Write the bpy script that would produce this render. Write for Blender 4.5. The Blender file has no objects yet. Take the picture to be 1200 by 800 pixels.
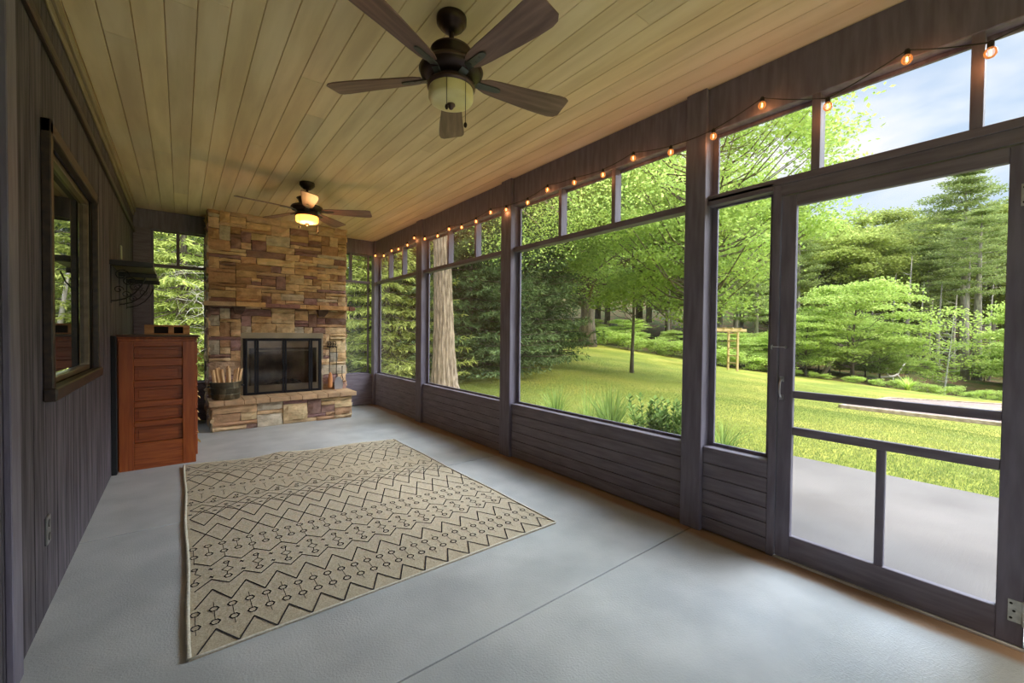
import bpy, bmesh, math, random
import numpy as np
from mathutils import Vector, Matrix
R_ = math.radians
C = bpy.context.scene.collection
scn = bpy.context.scene

# ------------------------------------------------------------------ camera
F_PX = 492.95
YAW, PITCH, ROLL = R_(38.2265), R_(-1.1063), R_(0.5702)
CAM = np.array([0.0, 0.0, 1.27])
_cy, _sy, _cp, _sp, _cr, _sr = math.cos(YAW), math.sin(YAW), math.cos(PITCH), math.sin(PITCH), math.cos(ROLL), math.sin(ROLL)
FW = np.array([_sy*_cp, _cy*_cp, _sp]); _rt = np.array([_cy, -_sy, 0.0]); _up = np.cross(_rt, FW)
RT = _cr*_rt + _sr*_up; UP = -_sr*_rt + _cr*_up
cam = bpy.data.cameras.new('camera'); co = bpy.data.objects.new('camera', cam); C.objects.link(co)
cam.sensor_width = 36; cam.lens = F_PX/1200*36; cam.clip_start = 0.02; cam.clip_end = 500
M = Matrix(((RT[0], UP[0], -FW[0], CAM[0]), (RT[1], UP[1], -FW[1], CAM[1]), (RT[2], UP[2], -FW[2], CAM[2]), (0, 0, 0, 1)))
co.matrix_world = M; scn.camera = co
def at(px, py, d):
    """world point seen at a pixel, d metres in front of the camera"""
    return CAM + d*(FW + RT*(px-600)/F_PX + UP*(400-py)/F_PX)

# ------------------------------------------------------------------ view, world, sun
scn.view_settings.view_transform = 'Standard'
try: scn.view_settings.look = 'None'
except Exception: pass
scn.view_settings.gamma = 1; scn.view_settings.use_curve_mapping = False
scn.view_settings.exposure = 0.12
scn.cycles.max_bounces = 10; scn.cycles.diffuse_bounces = 6; scn.cycles.transparent_max_bounces = 24
scn.cycles.use_denoising = True
scn.cycles.sample_clamp_indirect = 6.0

def build_world():
    w = bpy.data.worlds.new('sky'); scn.world = w; w.use_nodes = True
    nt = w.node_tree; nt.nodes.clear(); N = nt.nodes.new; L = nt.links.new
    tc = N('ShaderNodeTexCoord'); mp = N('ShaderNodeMapping'); mp.inputs['Scale'].default_value = (1.1, 1.1, 3.2)
    mp.inputs['Rotation'].default_value = (0, 0, 0.7); mp.inputs['Location'].default_value = (0.35, 0.1, 0.2)
    L(tc.outputs['Generated'], mp.inputs['Vector'])
    nz = N('ShaderNodeTexNoise'); nz.inputs['Scale'].default_value = 2.1; nz.inputs['Detail'].default_value = 5; nz.inputs['Roughness'].default_value = 0.52
    nz.inputs['Distortion'].default_value = 0.4
    L(mp.outputs[0], nz.inputs['Vector'])
    cr = N('ShaderNodeValToRGB'); e = cr.color_ramp.elements
    e[0].position = 0.38; e[0].color = (0.50, 0.68, 0.92, 1); e[1].position = 0.57; e[1].color = (1.0, 1.0, 1.02, 1)
    m_ = e.new(0.49); m_.color = (0.78, 0.88, 1.0, 1)
    L(nz.outputs['Fac'], cr.inputs[0])
    # sky made brighter high up, above the view, for more light
    sep = N('ShaderNodeSeparateXYZ'); L(tc.outputs['Generated'], sep.inputs[0])
    mr = N('ShaderNodeMapRange'); mr.inputs['From Min'].default_value = 0.45; mr.inputs['From Max'].default_value = 0.9
    mr.inputs['To Min'].default_value = SKY; mr.inputs['To Max'].default_value = SKY_TOP; mr.interpolation_type = 'SMOOTHSTEP'
    L(sep.outputs['Z'], mr.inputs['Value'])
    # broad glow added out of view, high on the right, to fill the porch
    vm = N('ShaderNodeVectorMath'); vm.operation = 'DOT_PRODUCT'; vm.inputs[1].default_value = tuple(GLOW_DIR); L(tc.outputs['Generated'], vm.inputs[0])
    gr = N('ShaderNodeMapRange'); gr.interpolation_type = 'SMOOTHERSTEP'; gr.inputs['From Min'].default_value = math.cos(R_(GLOW_R)); gr.inputs['From Max'].default_value = math.cos(R_(GLOW_R*.25))
    gr.inputs['To Min'].default_value = 0; gr.inputs['To Max'].default_value = GLOW; L(vm.outputs['Value'], gr.inputs['Value'])
    ad = N('ShaderNodeMath'); ad.operation = 'ADD'; L(mr.outputs[0], ad.inputs[0]); L(gr.outputs[0], ad.inputs[1])
    bg = N('ShaderNodeBackground'); L(cr.outputs[0], bg.inputs['Color']); L(ad.outputs[0], bg.inputs['Strength'])
    out = N('ShaderNodeOutputWorld'); L(bg.outputs[0], out.inputs['Surface'])
SKY, SKY_TOP = 1.08, 2.6
GLOW, GLOW_R = 24.0, 29.0
GLOW_DIR = Vector((0.656, -0.330, 0.669)).normalized()
build_world()
sun = bpy.data.lights.new('sun', 'SUN'); sun.energy = 3.9; sun.angle = R_(7); sun.color = (1.0, 0.93, 0.80)
so = bpy.data.objects.new('sun', sun); C.objects.link(so)
SUN_TO = Vector((-0.10, -0.70, 0.70)).normalized()
so.rotation_euler = SUN_TO.to_track_quat('Z', 'Y').to_euler(); so.location = (3, -6, 12)

# ------------------------------------------------------------------ mesh helpers
class MB:
    def __init__(s): s.v = []; s.f = []; s.m = []; s.c = []
    def add(s, vs, fs, mi=0, col=None):
        o = len(s.v); s.v += [tuple(map(float, p)) for p in vs]; s.f += [tuple(i+o for i in f) for f in fs]
        s.m += [mi]*len(fs); s.c += [col]*len(fs)
        return s
    def box(s, x0, x1, y0, y1, z0, z1, mi=0, col=None):
        if x0 > x1: x0, x1 = x1, x0
        if y0 > y1: y0, y1 = y1, y0
        if z0 > z1: z0, z1 = z1, z0
        return s.add([(x0,y0,z0),(x1,y0,z0),(x1,y1,z0),(x0,y1,z0),(x0,y0,z1),(x1,y0,z1),(x1,y1,z1),(x0,y1,z1)],
              [(0,3,2,1),(4,5,6,7),(0,1,5,4),(1,2,6,5),(2,3,7,6),(3,0,4,7)], mi, col)
    def obox(s, c, ax, ay, az, mi=0, col=None):
        c, ax, ay, az = (np.array(t, float) for t in (c, ax, ay, az))
        vs = [c+i*ax+j*ay+k*az for k in (-1,1) for i, j in ((-1,-1),(1,-1),(1,1),(-1,1))]
        return s.add(vs, [(0,3,2,1),(4,5,6,7),(0,1,5,4),(1,2,6,5),(2,3,7,6),(3,0,4,7)], mi, col)
    def tube(s, pts, rad, n=8, mi=0, cap=True, col=None):
        pts = [np.array(p, float) for p in pts]; k = len(pts)
        rad = [rad]*k if np.isscalar(rad) else list(rad)
        vs = []; ref = None
        for i, p in enumerate(pts):
            t = pts[min(i+1, k-1)] - pts[max(i-1, 0)]; t = t/(np.linalg.norm(t)+1e-12)
            if ref is None: ref = np.array([0,0,1.]) if abs(t[2]) < .9 else np.array([1.,0,0])
            a = np.cross(ref, t); a /= (np.linalg.norm(a)+1e-12); b = np.cross(t, a); ref = b if abs(np.dot(b, t)) < .9 else ref
            for j in range(n):
                th = 2*math.pi*j/n; vs.append(p + rad[i]*(math.cos(th)*a + math.sin(th)*b))
        fs = [(i*n+j, i*n+(j+1) % n, (i+1)*n+(j+1) % n, (i+1)*n+j) for i in range(k-1) for j in range(n)]
        if cap: fs += [tuple(range(n-1, -1, -1)), tuple((k-1)*n+j for j in range(n))]
        return s.add(vs, fs, mi, col)
    def lathe(s, prof, c=(0,0,0), n=32, mi=0, cap=True, sx=1, sy=1):
        vs = []; fs = []; k = len(prof)
        for r, z in prof:
            for j in range(n):
                th = 2*math.pi*j/n; vs.append((c[0]+sx*r*math.cos(th), c[1]+sy*r*math.sin(th), c[2]+z))
        for i in range(k-1):
            for j in range(n): fs.append((i*n+j, i*n+(j+1) % n, (i+1)*n+(j+1) % n, (i+1)*n+j))
        if cap: fs += [tuple(range(n-1, -1, -1)), tuple((k-1)*n+j for j in range(n))]
        return s.add(vs, fs, mi)
    def prism(s, poly, z0, z1, mi=0):
        n = len(poly)
        vs = [(x, y, z0) for x, y in poly] + [(x, y, z1) for x, y in poly]
        fs = [tuple(range(n-1, -1, -1)), tuple(range(n, 2*n))] + [(i, (i+1) % n, n+(i+1) % n, n+i) for i in range(n)]
        return s.add(vs, fs, mi)
    def build(s, name, mats, parent=None, smooth=False, bevel=0, origin=None, seg=1):
        me = bpy.data.meshes.new(name)
        o = np.array(origin if origin is not None else (0,0,0), float)
        me.from_pydata([tuple(np.array(p)-o) for p in s.v], [], s.f)
        if not isinstance(mats, (list, tuple)): mats = [mats]
        for m in mats: me.materials.append(m)
        me.polygons.foreach_set('material_index', s.m)
        if any(c is not None for c in s.c):
            at_ = me.color_attributes.new('tint', 'FLOAT_COLOR', 'CORNER'); buf = []
            for f, c in zip(s.f, s.c): buf += [x for _ in f for x in (*(c or (1,1,1))[:3], 1.0)]
            at_.data.foreach_set('color', buf)
        if smooth: me.polygons.foreach_set('use_smooth', [True]*len(me.polygons))
        me.update()
        ob = bpy.data.objects.new(name, me); C.objects.link(ob); ob.location = o
        if bevel:
            b = ob.modifiers.new('bevel', 'BEVEL'); b.width = bevel; b.segments = seg; b.limit_method = 'ANGLE'; b.angle_limit = R_(40)
        return ob

def tag(o, label=None, cat=None, group=None, kind=None):
    if label: o['label'] = label
    if cat: o['category'] = cat
    if group: o['group'] = group
    if kind: o['kind'] = kind
    return o
def thing(name, loc, label, cat, group=None, kind=None, rz=0):
    o = bpy.data.objects.new(name, None); C.objects.link(o); o.location = loc; o.rotation_euler = (0, 0, rz); o.empty_display_size = .1
    return tag(o, label, cat, group, kind)
def part(mb, name, mats, root, **k):
    """mesh given in world coordinates, attached below root (root unrotated)"""
    ob = mb.build(name, mats, None, **k)
    ob.parent = root
    wl = Vector((0,0,0)); r = root
    while r is not None: wl += Vector(r.location); r = r.parent
    ob.location = Vector(ob.location) - wl
    return ob
def quads_mesh(name, V, mats, tint=None):
    """V: (n,4,3) array -> mesh of n quads"""
    n = len(V); me = bpy.data.meshes.new(name)
    me.vertices.add(4*n); me.vertices.foreach_set('co', np.asarray(V, np.float32).ravel())
    me.loops.add(4*n); me.loops.foreach_set('vertex_index', np.arange(4*n, dtype=np.int32))
    me.polygons.add(n); me.polygons.foreach_set('loop_start', np.arange(0, 4*n, 4, dtype=np.int32))
    me.polygons.foreach_set('loop_total', np.full(n, 4, np.int32))
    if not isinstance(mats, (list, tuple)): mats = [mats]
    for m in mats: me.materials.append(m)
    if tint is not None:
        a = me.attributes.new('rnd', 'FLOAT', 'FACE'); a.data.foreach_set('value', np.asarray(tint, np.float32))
    me.update(calc_edges=True); me.validate()
    return me

# ------------------------------------------------------------------ materials
def mat(name, col=(.5,.5,.5), rough=.6, metal=0, spec=.5, emit=None, es=0, **k):
    m = bpy.data.materials.new(name); m.use_nodes = True; b = m.node_tree.nodes['Principled BSDF']
    b.inputs['Base Color'].default_value = (*col, 1); b.inputs['Roughness'].default_value = rough; b.inputs['Metallic'].default_value = metal
    b.inputs['Specular IOR Level'].default_value = spec
    if emit: b.inputs['Emission Color'].default_value = (*emit, 1); b.inputs['Emission Strength'].default_value = es
    for a, v in k.items(): b.inputs[a.replace('_', ' ')].default_value = v
    return m
def noisy(name, c1, c2, scale=(5,5,5), rough=.6, detail=4, bump=.0, bscale=None, lo=.35, hi=.65, spec=.5, c3=None, metal=0, distort=0., coord='Object', tint=False, tintmix=1.0):
    m = mat(name, c1, rough, metal, spec); nt = m.node_tree; N = nt.nodes.new; L = nt.links.new; b = nt.nodes['Principled BSDF']
    tc = N('ShaderNodeTexCoord'); mp = N('ShaderNodeMapping'); mp.inputs['Scale'].default_value = scale; L(tc.outputs[coord], mp.inputs[0])
    nz = N('ShaderNodeTexNoise'); nz.inputs['Scale'].default_value = 1; nz.inputs['Detail'].default_value = detail; nz.inputs['Distortion'].default_value = distort
    L(mp.outputs[0], nz.inputs['Vector'])
    cr = N('ShaderNodeValToRGB'); e = cr.color_ramp.elements; e[0].position = lo; e[0].color = (*c1, 1); e[1].position = hi; e[1].color = (*c2, 1)
    if c3: q = e.new((lo+hi)/2); q.color = (*c3, 1)
    L(nz.outputs['Fac'], cr.inputs[0]); col = cr.outputs[0]
    if tint:
        a = N('ShaderNodeAttribute'); a.attribute_name = 'tint'; mx = N('ShaderNodeMix'); mx.data_type = 'RGBA'; mx.blend_type = 'MULTIPLY'; mx.inputs[0].default_value = tintmix
        L(col, mx.inputs[6]); L(a.outputs['Color'], mx.inputs[7]); col = mx.outputs[2]
    L(col, b.inputs['Base Color'])
    if bump:
        n2 = nz
        if bscale is not None:
            mp2 = N('ShaderNodeMapping'); mp2.inputs['Scale'].default_value = bscale; L(tc.outputs[coord], mp2.inputs[0])
            n2 = N('ShaderNodeTexNoise'); n2.inputs['Scale'].default_value = 1; n2.inputs['Detail'].default_value = 3; L(mp2.outputs[0], n2.inputs['Vector'])
        bp = N('ShaderNodeBump'); bp.inputs['Strength'].default_value = 1; bp.inputs['Distance'].default_value = bump
        L(n2.outputs['Fac'], bp.inputs['Height']); L(bp.outputs[0], b.inputs['Normal'])
    return m
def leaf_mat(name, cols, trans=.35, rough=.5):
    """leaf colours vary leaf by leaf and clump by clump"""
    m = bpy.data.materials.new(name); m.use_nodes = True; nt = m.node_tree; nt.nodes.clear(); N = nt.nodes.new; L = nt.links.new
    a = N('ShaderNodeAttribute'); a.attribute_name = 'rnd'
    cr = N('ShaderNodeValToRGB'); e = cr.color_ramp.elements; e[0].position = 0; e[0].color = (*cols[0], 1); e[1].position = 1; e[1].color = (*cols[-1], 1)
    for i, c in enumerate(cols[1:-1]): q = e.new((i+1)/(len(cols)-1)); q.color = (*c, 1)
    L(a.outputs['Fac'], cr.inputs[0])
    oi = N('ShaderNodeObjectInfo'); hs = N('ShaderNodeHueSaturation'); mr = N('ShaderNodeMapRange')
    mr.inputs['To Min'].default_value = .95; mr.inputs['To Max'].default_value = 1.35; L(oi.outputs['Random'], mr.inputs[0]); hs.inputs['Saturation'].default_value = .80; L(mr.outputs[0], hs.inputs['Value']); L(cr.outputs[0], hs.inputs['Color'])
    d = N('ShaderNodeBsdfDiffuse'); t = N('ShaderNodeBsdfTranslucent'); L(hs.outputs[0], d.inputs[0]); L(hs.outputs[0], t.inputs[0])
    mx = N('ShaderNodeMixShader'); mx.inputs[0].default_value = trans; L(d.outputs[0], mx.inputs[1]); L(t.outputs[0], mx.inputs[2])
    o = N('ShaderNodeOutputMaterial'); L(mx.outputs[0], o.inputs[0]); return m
def screen_mat():
    """insect screen: woven mesh, denser when looked at along its face"""
    m = bpy.data.materials.new('insect_screen'); m.use_nodes = True; nt = m.node_tree; nt.nodes.clear(); N = nt.nodes.new; L = nt.links.new
    lw = N('ShaderNodeLayerWeight'); lw.inputs[0].default_value = .5
    s = N('ShaderNodeMath'); s.operation = 'SUBTRACT'; s.inputs[0].default_value = 1.02; L(lw.outputs['Facing'], s.inputs[1])
    d = N('ShaderNodeMath'); d.operation = 'DIVIDE'; d.inputs[0].default_value = .12; d.use_clamp = True; L(s.outputs[0], d.inputs[1])
    t = N('ShaderNodeBsdfTransparent'); df = N('ShaderNodeBsdfDiffuse'); df.inputs[0].default_value = (.50, .50, .48, 1)
    mx = N('ShaderNodeMixShader'); L(d.outputs[0], mx.inputs[0]); L(t.outputs[0], mx.inputs[1]); L(df.outputs[0], mx.inputs[2])
    o = N('ShaderNodeOutputMaterial'); L(mx.outputs[0], o.inputs[0]); return m

PAINT = noisy('dark_stained_wood', (.140,.122,.156), (.200,.180,.222), (30,30,4), .55, 5, .0015, (60,60,6), spec=.35)
PAINT_H = noisy('dark_stained_boards', (.145,.122,.148), (.205,.180,.208), (6,4,40), .55, 5, .0015, (60,6,60), spec=.35)
SIDING = noisy('dark_rough_siding', (.034,.029,.034), (.155,.132,.150), (28,30,2.2), .75, 7, .004, (50,70,5), lo=.3, hi=.72, spec=.25)
CASING = noisy('brown_black_casing', (.022,.014,.012), (.055,.032,.02), (30,4,30), .4, 4, 0)
CEIL = noisy('washed_pine_boards', (.74,.575,.35), (.90,.74,.49), (9,1.1,9), .45, 6, .0006, (40,3,40), c3=(.82,.66,.41), spec=.4, tint=True)
DARK = mat('black_gap', (.012,.012,.012), .9)
SCREEN = screen_mat()
GLASS = mat('dark_window_glass', (.012,.014,.014), .015, 0, .9)
IRON = mat('black_iron', (.018,.018,.022), .45, .6)
STEEL = mat('brushed_steel', (.55,.56,.58), .35, .9)
ZINC = noisy('zinc_plate', (.45,.47,.46), (.62,.63,.60), (60,60,60), .4, 3, metal=.5)
CABW = noisy('red_brown_varnished_wood', (.25,.052,.010), (.37,.095,.019), (40,14,3.0), .32, 7, .0008, c3=(.32,.07,.013), spec=.55, distort=.6)
CABH = noisy('red_brown_varnished_panel', (.23,.046,.009), (.38,.098,.020), (4,14,60), .32, 7, .0008, c3=(.31,.07,.014), spec=.55, distort=.8)
CABT = noisy('dark_varnished_top', (.06,.025,.015), (.11,.045,.025), (4,2,20), .3, 5)
PINE = noisy('pale_split_pine', (.60,.35,.15), (.85,.60,.32), (30,30,3), .7, 5, .001)
BARK = noisy('grey_brown_bark', (.16,.12,.085), (.40,.32,.24), (22,22,5), .9, 7, .02, (30,30,7))
BARKD = noisy('dark_bark', (.07,.055,.04), (.20,.16,.12), (12,12,2.5), .9, 5, .01)
BARKG = noisy('grey_pine_bark', (.20,.18,.16), (.42,.38,.33), (6,6,1.5), .9, 5, .01)
BIRCH = noisy('white_birch_bark', (.30,.29,.27), (.75,.74,.70), (4,4,14), .8, 3)

# ================================================================== THE PORCH
XL, XR, YN, YF, ZC = -0.478, 2.67, -2.2, 7.30, 2.845
XO = XR+.09                       # outer face of the screen wall
def st(o, label, cat): return tag(o, label, cat, None, 'structure')

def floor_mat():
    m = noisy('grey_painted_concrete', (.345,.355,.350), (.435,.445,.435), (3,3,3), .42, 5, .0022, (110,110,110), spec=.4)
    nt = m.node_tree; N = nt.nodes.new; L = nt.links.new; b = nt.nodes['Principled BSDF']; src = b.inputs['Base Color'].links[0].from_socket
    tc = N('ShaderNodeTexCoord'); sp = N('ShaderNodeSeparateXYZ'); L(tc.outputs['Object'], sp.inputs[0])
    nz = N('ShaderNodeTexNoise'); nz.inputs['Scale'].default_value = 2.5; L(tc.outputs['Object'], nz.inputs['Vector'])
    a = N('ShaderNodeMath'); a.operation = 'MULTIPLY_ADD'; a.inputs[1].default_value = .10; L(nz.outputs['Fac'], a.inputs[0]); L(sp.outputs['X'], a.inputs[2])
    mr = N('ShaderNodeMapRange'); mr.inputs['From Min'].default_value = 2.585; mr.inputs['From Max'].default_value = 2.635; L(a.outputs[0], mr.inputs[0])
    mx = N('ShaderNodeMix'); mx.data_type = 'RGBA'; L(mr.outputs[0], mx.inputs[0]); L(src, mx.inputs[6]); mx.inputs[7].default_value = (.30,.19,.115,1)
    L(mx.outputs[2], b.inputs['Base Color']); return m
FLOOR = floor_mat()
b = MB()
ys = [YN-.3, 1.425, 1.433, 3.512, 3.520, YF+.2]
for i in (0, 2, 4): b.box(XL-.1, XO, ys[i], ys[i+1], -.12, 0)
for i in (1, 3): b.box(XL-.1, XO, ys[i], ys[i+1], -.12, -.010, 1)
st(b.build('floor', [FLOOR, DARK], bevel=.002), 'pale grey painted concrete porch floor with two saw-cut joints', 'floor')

# ceiling: tongue and groove boards running the length of the porch
rnd = random.Random(4)
b = MB(); x = XL-.446+.478-.131*1
x = XL
edges = [XL]
xx = -.446
while xx < XR: edges.append(xx); xx += .1295
edges.append(XR+.05)
for i in range(len(edges)-1):
    x0, x1 = edges[i], edges[i+1]; y = YN-.1
    while y < YF+.1:
        y1 = min(y+rnd.choice((2.4, 3.0, 3.6, 4.2)) if y > YN else y+rnd.uniform(1, 3.6), YF+.1); t = rnd.uniform(.90, 1.05); tt = (t, t*rnd.uniform(.975, 1.0), t*rnd.uniform(.92, 1))
        b.box(x0+.0025, x1-.0025, y+.0008, y1-.0008, ZC, ZC+.018, 0, tt)
        b.add([(x0+.0025,y,ZC),(x0-.0025,y,ZC+.009),(x0-.0025,y1,ZC+.009),(x0+.0025,y1,ZC)], [(0,1,2,3)], 0, tt)
        y = y1
b.box(XL-.1, XR+.1, YN-.1, YF+.1, ZC+.012, ZC+.04, 1)
st(b.build('ceiling', [CEIL, mat('groove_shadow', (.10,.085,.05), .9)], bevel=.0012), 'washed yellowish pine tongue and groove board ceiling', 'ceiling')
b = MB().box(XL-3.5, 3.25, YN-.6, YF+.6, 2.93, 3.05).box(XL-3.5, 3.25, YN-.6, YF+.6, 2.90, 2.93)
st(b.build('roof', mat('roof_shingle', (.06,.06,.06), .9)), 'dark roof slab above the porch ceiling', 'roof')

# left wall: vertical rough-sawn siding boards
b = MB(); y = YN-.1; rnd = random.Random(9)
WY0, WY1, WZ0, WZ1 = 2.80, 4.06, 1.0, 2.14
wid = [.203]*60
for w in wid:
    y1 = min(y+w, YF+.1)
    if y >= YF+.1: break
    for (z0, z1) in ([(0, ZC)] if (y1 < WY0 or y > WY1) else [(0, WZ0), (WZ1, ZC)]):
        b.box(XL-.10, XL, y+.004, y1-.004, z0, z1)
    y = y1
b.box(XL-.115, XL-.009, YN-.1, WY0, 0, ZC, 1); b.box(XL-.115, XL-.009, WY1, YF+.1, 0, ZC, 1)
b.box(XL-.115, XL-.009, WY0, WY1, 0, WZ0, 1); b.box(XL-.115, XL-.009, WY0, WY1, WZ1, ZC, 1)
st(b.build('wall_left', [SIDING, DARK]), 'dark rough-sawn vertical board wall on the left', 'wall')
st(MB().box(XL, XL+.022, YN, YF, 2.525, 2.575).build('trim_1', CASING, bevel=.004), 'narrow dark moulding running along the upper left wall', 'trim')
b = MB().box(XL, XL+.030, YN, YF, 2.785, ZC).box(XL, XL+.014, YN, YF, 2.74, 2.785)
st(b.build('trim_2', noisy('crown_wood', (.22,.17,.10), (.32,.26,.16), (20,2,20), .5), bevel=.004), 'brown crown moulding where left wall meets the ceiling', 'trim')
st(MB().box(XL, XL+.02, 2.19, 2.30, 0, ZC-.11).build('trim_3', PAINT, bevel=.003), 'flat dark upright casing board at near end of left wall', 'trim')

# left wall window
w = thing('window_1', (XL, 3.42, .95), 'dark framed sash window with reflective glass in the left wall', 'window', None, 'structure')
b = MB(); f0, f1, g0, g1 = 2.73, 4.115, .945, 2.195
for a in ((f0, f0+.05, g0, g1), (f1-.05, f1, g0, g1)): b.box(XL, XL+.032, *a)
b.box(XL, XL+.032, f0, f1, g1-.06, g1)
part(b, 'window_frame', CASING, w, bevel=.004)
part(MB().box(XL, XL+.045, f0-.01, f1+.01, g0, g0+.06), 'window_sill', CASING, w, bevel=.006)
b = MB()
for a in ((WY0, WY0+.03, WZ0, WZ1), (WY1-.03, WY1, WZ0, WZ1), (WY0, WY1, WZ0, WZ0+.03), (WY0, WY1, WZ1-.03, WZ1)): b.box(XL-.06, XL-.012, *a)
part(b, 'sash', noisy('tan_sash', (.11,.075,.04), (.18,.125,.07), (20,4,20), .3), w, bevel=.004)
part(MB().box(XL-.045, XL-.035, WY0+.04, WY1-.04, WZ0+.045, WZ1-.04), 'pane', GLASS, w)

o = thing('wall_outlet', (XL, 2.765, .365), 'small grey outlet plate low on the dark left wall', 'outlet')
part(MB().box(XL, XL+.008, 2.728, 2.802, .302, .428), 'cover_plate', mat('grey_plastic', (.14,.135,.125), .4), o, bevel=.003)
SK = mat('grey_socket', (.09,.085,.08), .5)
for z in (.335, .395): part(MB().tube([(XL+.006, 2.765, z), (XL+.011, 2.765, z)], .017, 16), 'socket', SK, o)
tag(MB().box(XL, XL+.012, 5.79, 5.87, 1.985, 2.12).build('wall_plate', mat('pale_green_plate', (.34,.36,.24), .5), origin=(XL,5.83,2.05), bevel=.003),
    'small pale plate on the dark wall just above the shelf', 'wall plate')

# ---- screen walls -------------------------------------------------
BT = 2.565   # underside of the header beam
st(MB().box(XR-.004, XO+.02, YN, YF+.1, BT, ZC).build('trim_4', PAINT, bevel=.004), 'deep dark header beam along the right screen wall', 'beam')
posts = [(7.225, 7.36, 'far right corner post of the porch'), (5.405, 5.58, 'dark post between the farthest two right-hand screens'),
         (3.385, 3.555, 'dark post in the middle of the right screen wall'), (1.368, 1.505, 'dark post just left of the screen door panel'),
         (-.62, -.48, 'dark post beyond the hinge side of the screen door'), (-2.25, -2.1, 'near right corner post of the porch')]
for i, (y0, y1, l) in enumerate(posts):
    st(MB().box(XR-.032, XO, y0, y1, 0, ZC).build('trim_%d' % (5+i), PAINT, bevel=.004), l, 'post')

def boards(b, p0, p1, axis, face, depth, z0=.005, z1=.53, n=6, outer=True):
    """knee wall clad in horizontal boards; axis 'y' wall at x=face, axis 'x' wall at y=face"""
    h = (z1-z0)/n
    for k in range(n):
        a0, a1 = z0+k*h+.005, z0+(k+1)*h
        if axis == 'y':
            b.box(face, face+.018, p0, p1, a0, a1); b.box(face+.010, face+depth, p0, p1, z0, z1) if k == 0 else None
        else:
            b.box(p0, p1, face, face+.018, a0, a1); b.box(p0, p1, face+.010, face+depth, z0, z1) if k == 0 else None
bays = [(5.58, 7.225, 'farthest right-hand screen bay, next to the corner'), (3.555, 5.405, 'right-hand screen bay showing the thick tree trunk'),
        (1.505, 3.385, 'widest right-hand screen bay looking onto the lawn')]
b = MB()
for (y0, y1, l) in bays: boards(b, y0, y1, 'y', XR, .09)
boards(b, .985, 1.368, 'y', XR, .09)
boards(b, YN+.1, -.62, 'y', XR, .09)
b.box(XR+.005, XO, -.48, -.005, 0, .53)
st(b.build('wall_right', PAINT_H, bevel=.003), 'dark horizontal board knee wall below the right screens', 'wall')

def screen_bay(name, y0, y1, label, muls, rail=(2.10, 2.145), sill=True, x=XR, bottom=.53, top=BT):
    w = thing(name, (x, (y0+y1)/2, bottom), label, 'screen window', None, 'structure')
    D = .085
    if sill: part(MB().box(x-.006, x+D+.03, y0, y1, bottom, bottom+.018), 'sill', PAINT_H, w, bevel=.003)
    part(MB().box(x, x+D, y0, y1, *rail), 'transom_rail', PAINT_H, w, bevel=.003)
    for m_ in muls: part(MB().box(x+.004, x+D-.006, m_-.018, m_+.018, rail[1], top), 'mullion', PAINT, w, bevel=.002)
    b = MB()
    for a in ((y0, y0+.035), (y1-.035, y1)):
        b.box(x+D-.020, x+D, *a, bottom+.018, top)
    b.box(x+D-.0195, x+D, y0+.035, y1-.035, bottom+.018, bottom+.038); b.box(x+D-.0195, x+D, y0+.035, y1-.035, top-.02, top)
    part(b, 'screen_frame', PAINT, w, bevel=.002)
    part(MB().add([(x+D-.01, y0+.02, bottom+.02), (x+D-.01, y1-.02, bottom+.02), (x+D-.01, y1-.02, rail[0]+.01), (x+D-.01, y0+.02, rail[0]+.01)], [(0,1,2,3)]), 'screen_panel', SCREEN, w)
    part(MB().add([(x+D-.01, y0+.02, rail[1]-.01), (x+D-.01, y1-.02, rail[1]-.01), (x+D-.01, y1-.02, top-.01), (x+D-.01, y0+.02, top-.01)], [(0,1,2,3)]), 'upper_screen_panel', SCREEN, w)
    return w
screen_bay('window_2', 5.58, 7.225, bays[0][2], (6.665, 6.13))
screen_bay('window_3', 3.555, 5.405, bays[1][2], (4.73, 4.10))
screen_bay('window_4', 1.505, 3.385, bays[2][2], (2.72, 2.127))
screen_bay('window_5', .985, 1.368, 'narrow screen panel between the post and screen door', (), sill=True, rail=(2.10, 2.145), top=2.11)
screen_bay('window_7', YN+.1, -.62, 'near right-hand screen bay behind the camera', (-1.6, -1.1))
# transom lights above door and narrow panel
w = thing('window_6', (XR, .45, 2.06), 'row of transom lights above the screen door', 'screen window', None, 'structure')
part(MB().box(XR, XR+.085, -.48, 1.368, 2.125, 2.165), 'transom_rail', PAINT_H, w, bevel=.003)
part(MB().box(XR+.004, XR+.085, -.48, .985, 2.062, 2.125), 'head_jamb', PAINT_H, w, bevel=.003)
for m_ in (.785, .205): part(MB().box(XR, XR+.080, m_-.020, m_+.020, 2.165, BT), 'mullion', PAINT, w, bevel=.002)
part(MB().box(XR+.065, XR+.085, 1.333, 1.368, 2.165, BT).box(XR+.065, XR+.085, -.48, 1.333, BT-.02, BT), 'screen_frame', PAINT, w, bevel=.002)
part(MB().add([(XR+.075, -.46, 2.15), (XR+.075, 1.35, 2.15), (XR+.075, 1.35, BT-.01), (XR+.075, -.46, BT-.01)], [(0,1,2,3)]), 'screen_panel', SCREEN, w)
b = MB().box(XR, XR+.085, .945, .985, 0, 2.125).box(XR, XR+.085, -.005, .028, 0, 2.125).box(XR+.005, XR+.085, -.48, -.005, .53, 2.10)
st(b.build('trim_11', PAINT, bevel=.003), 'dark upright jambs either side of the screen door', 'door jamb')

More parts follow.
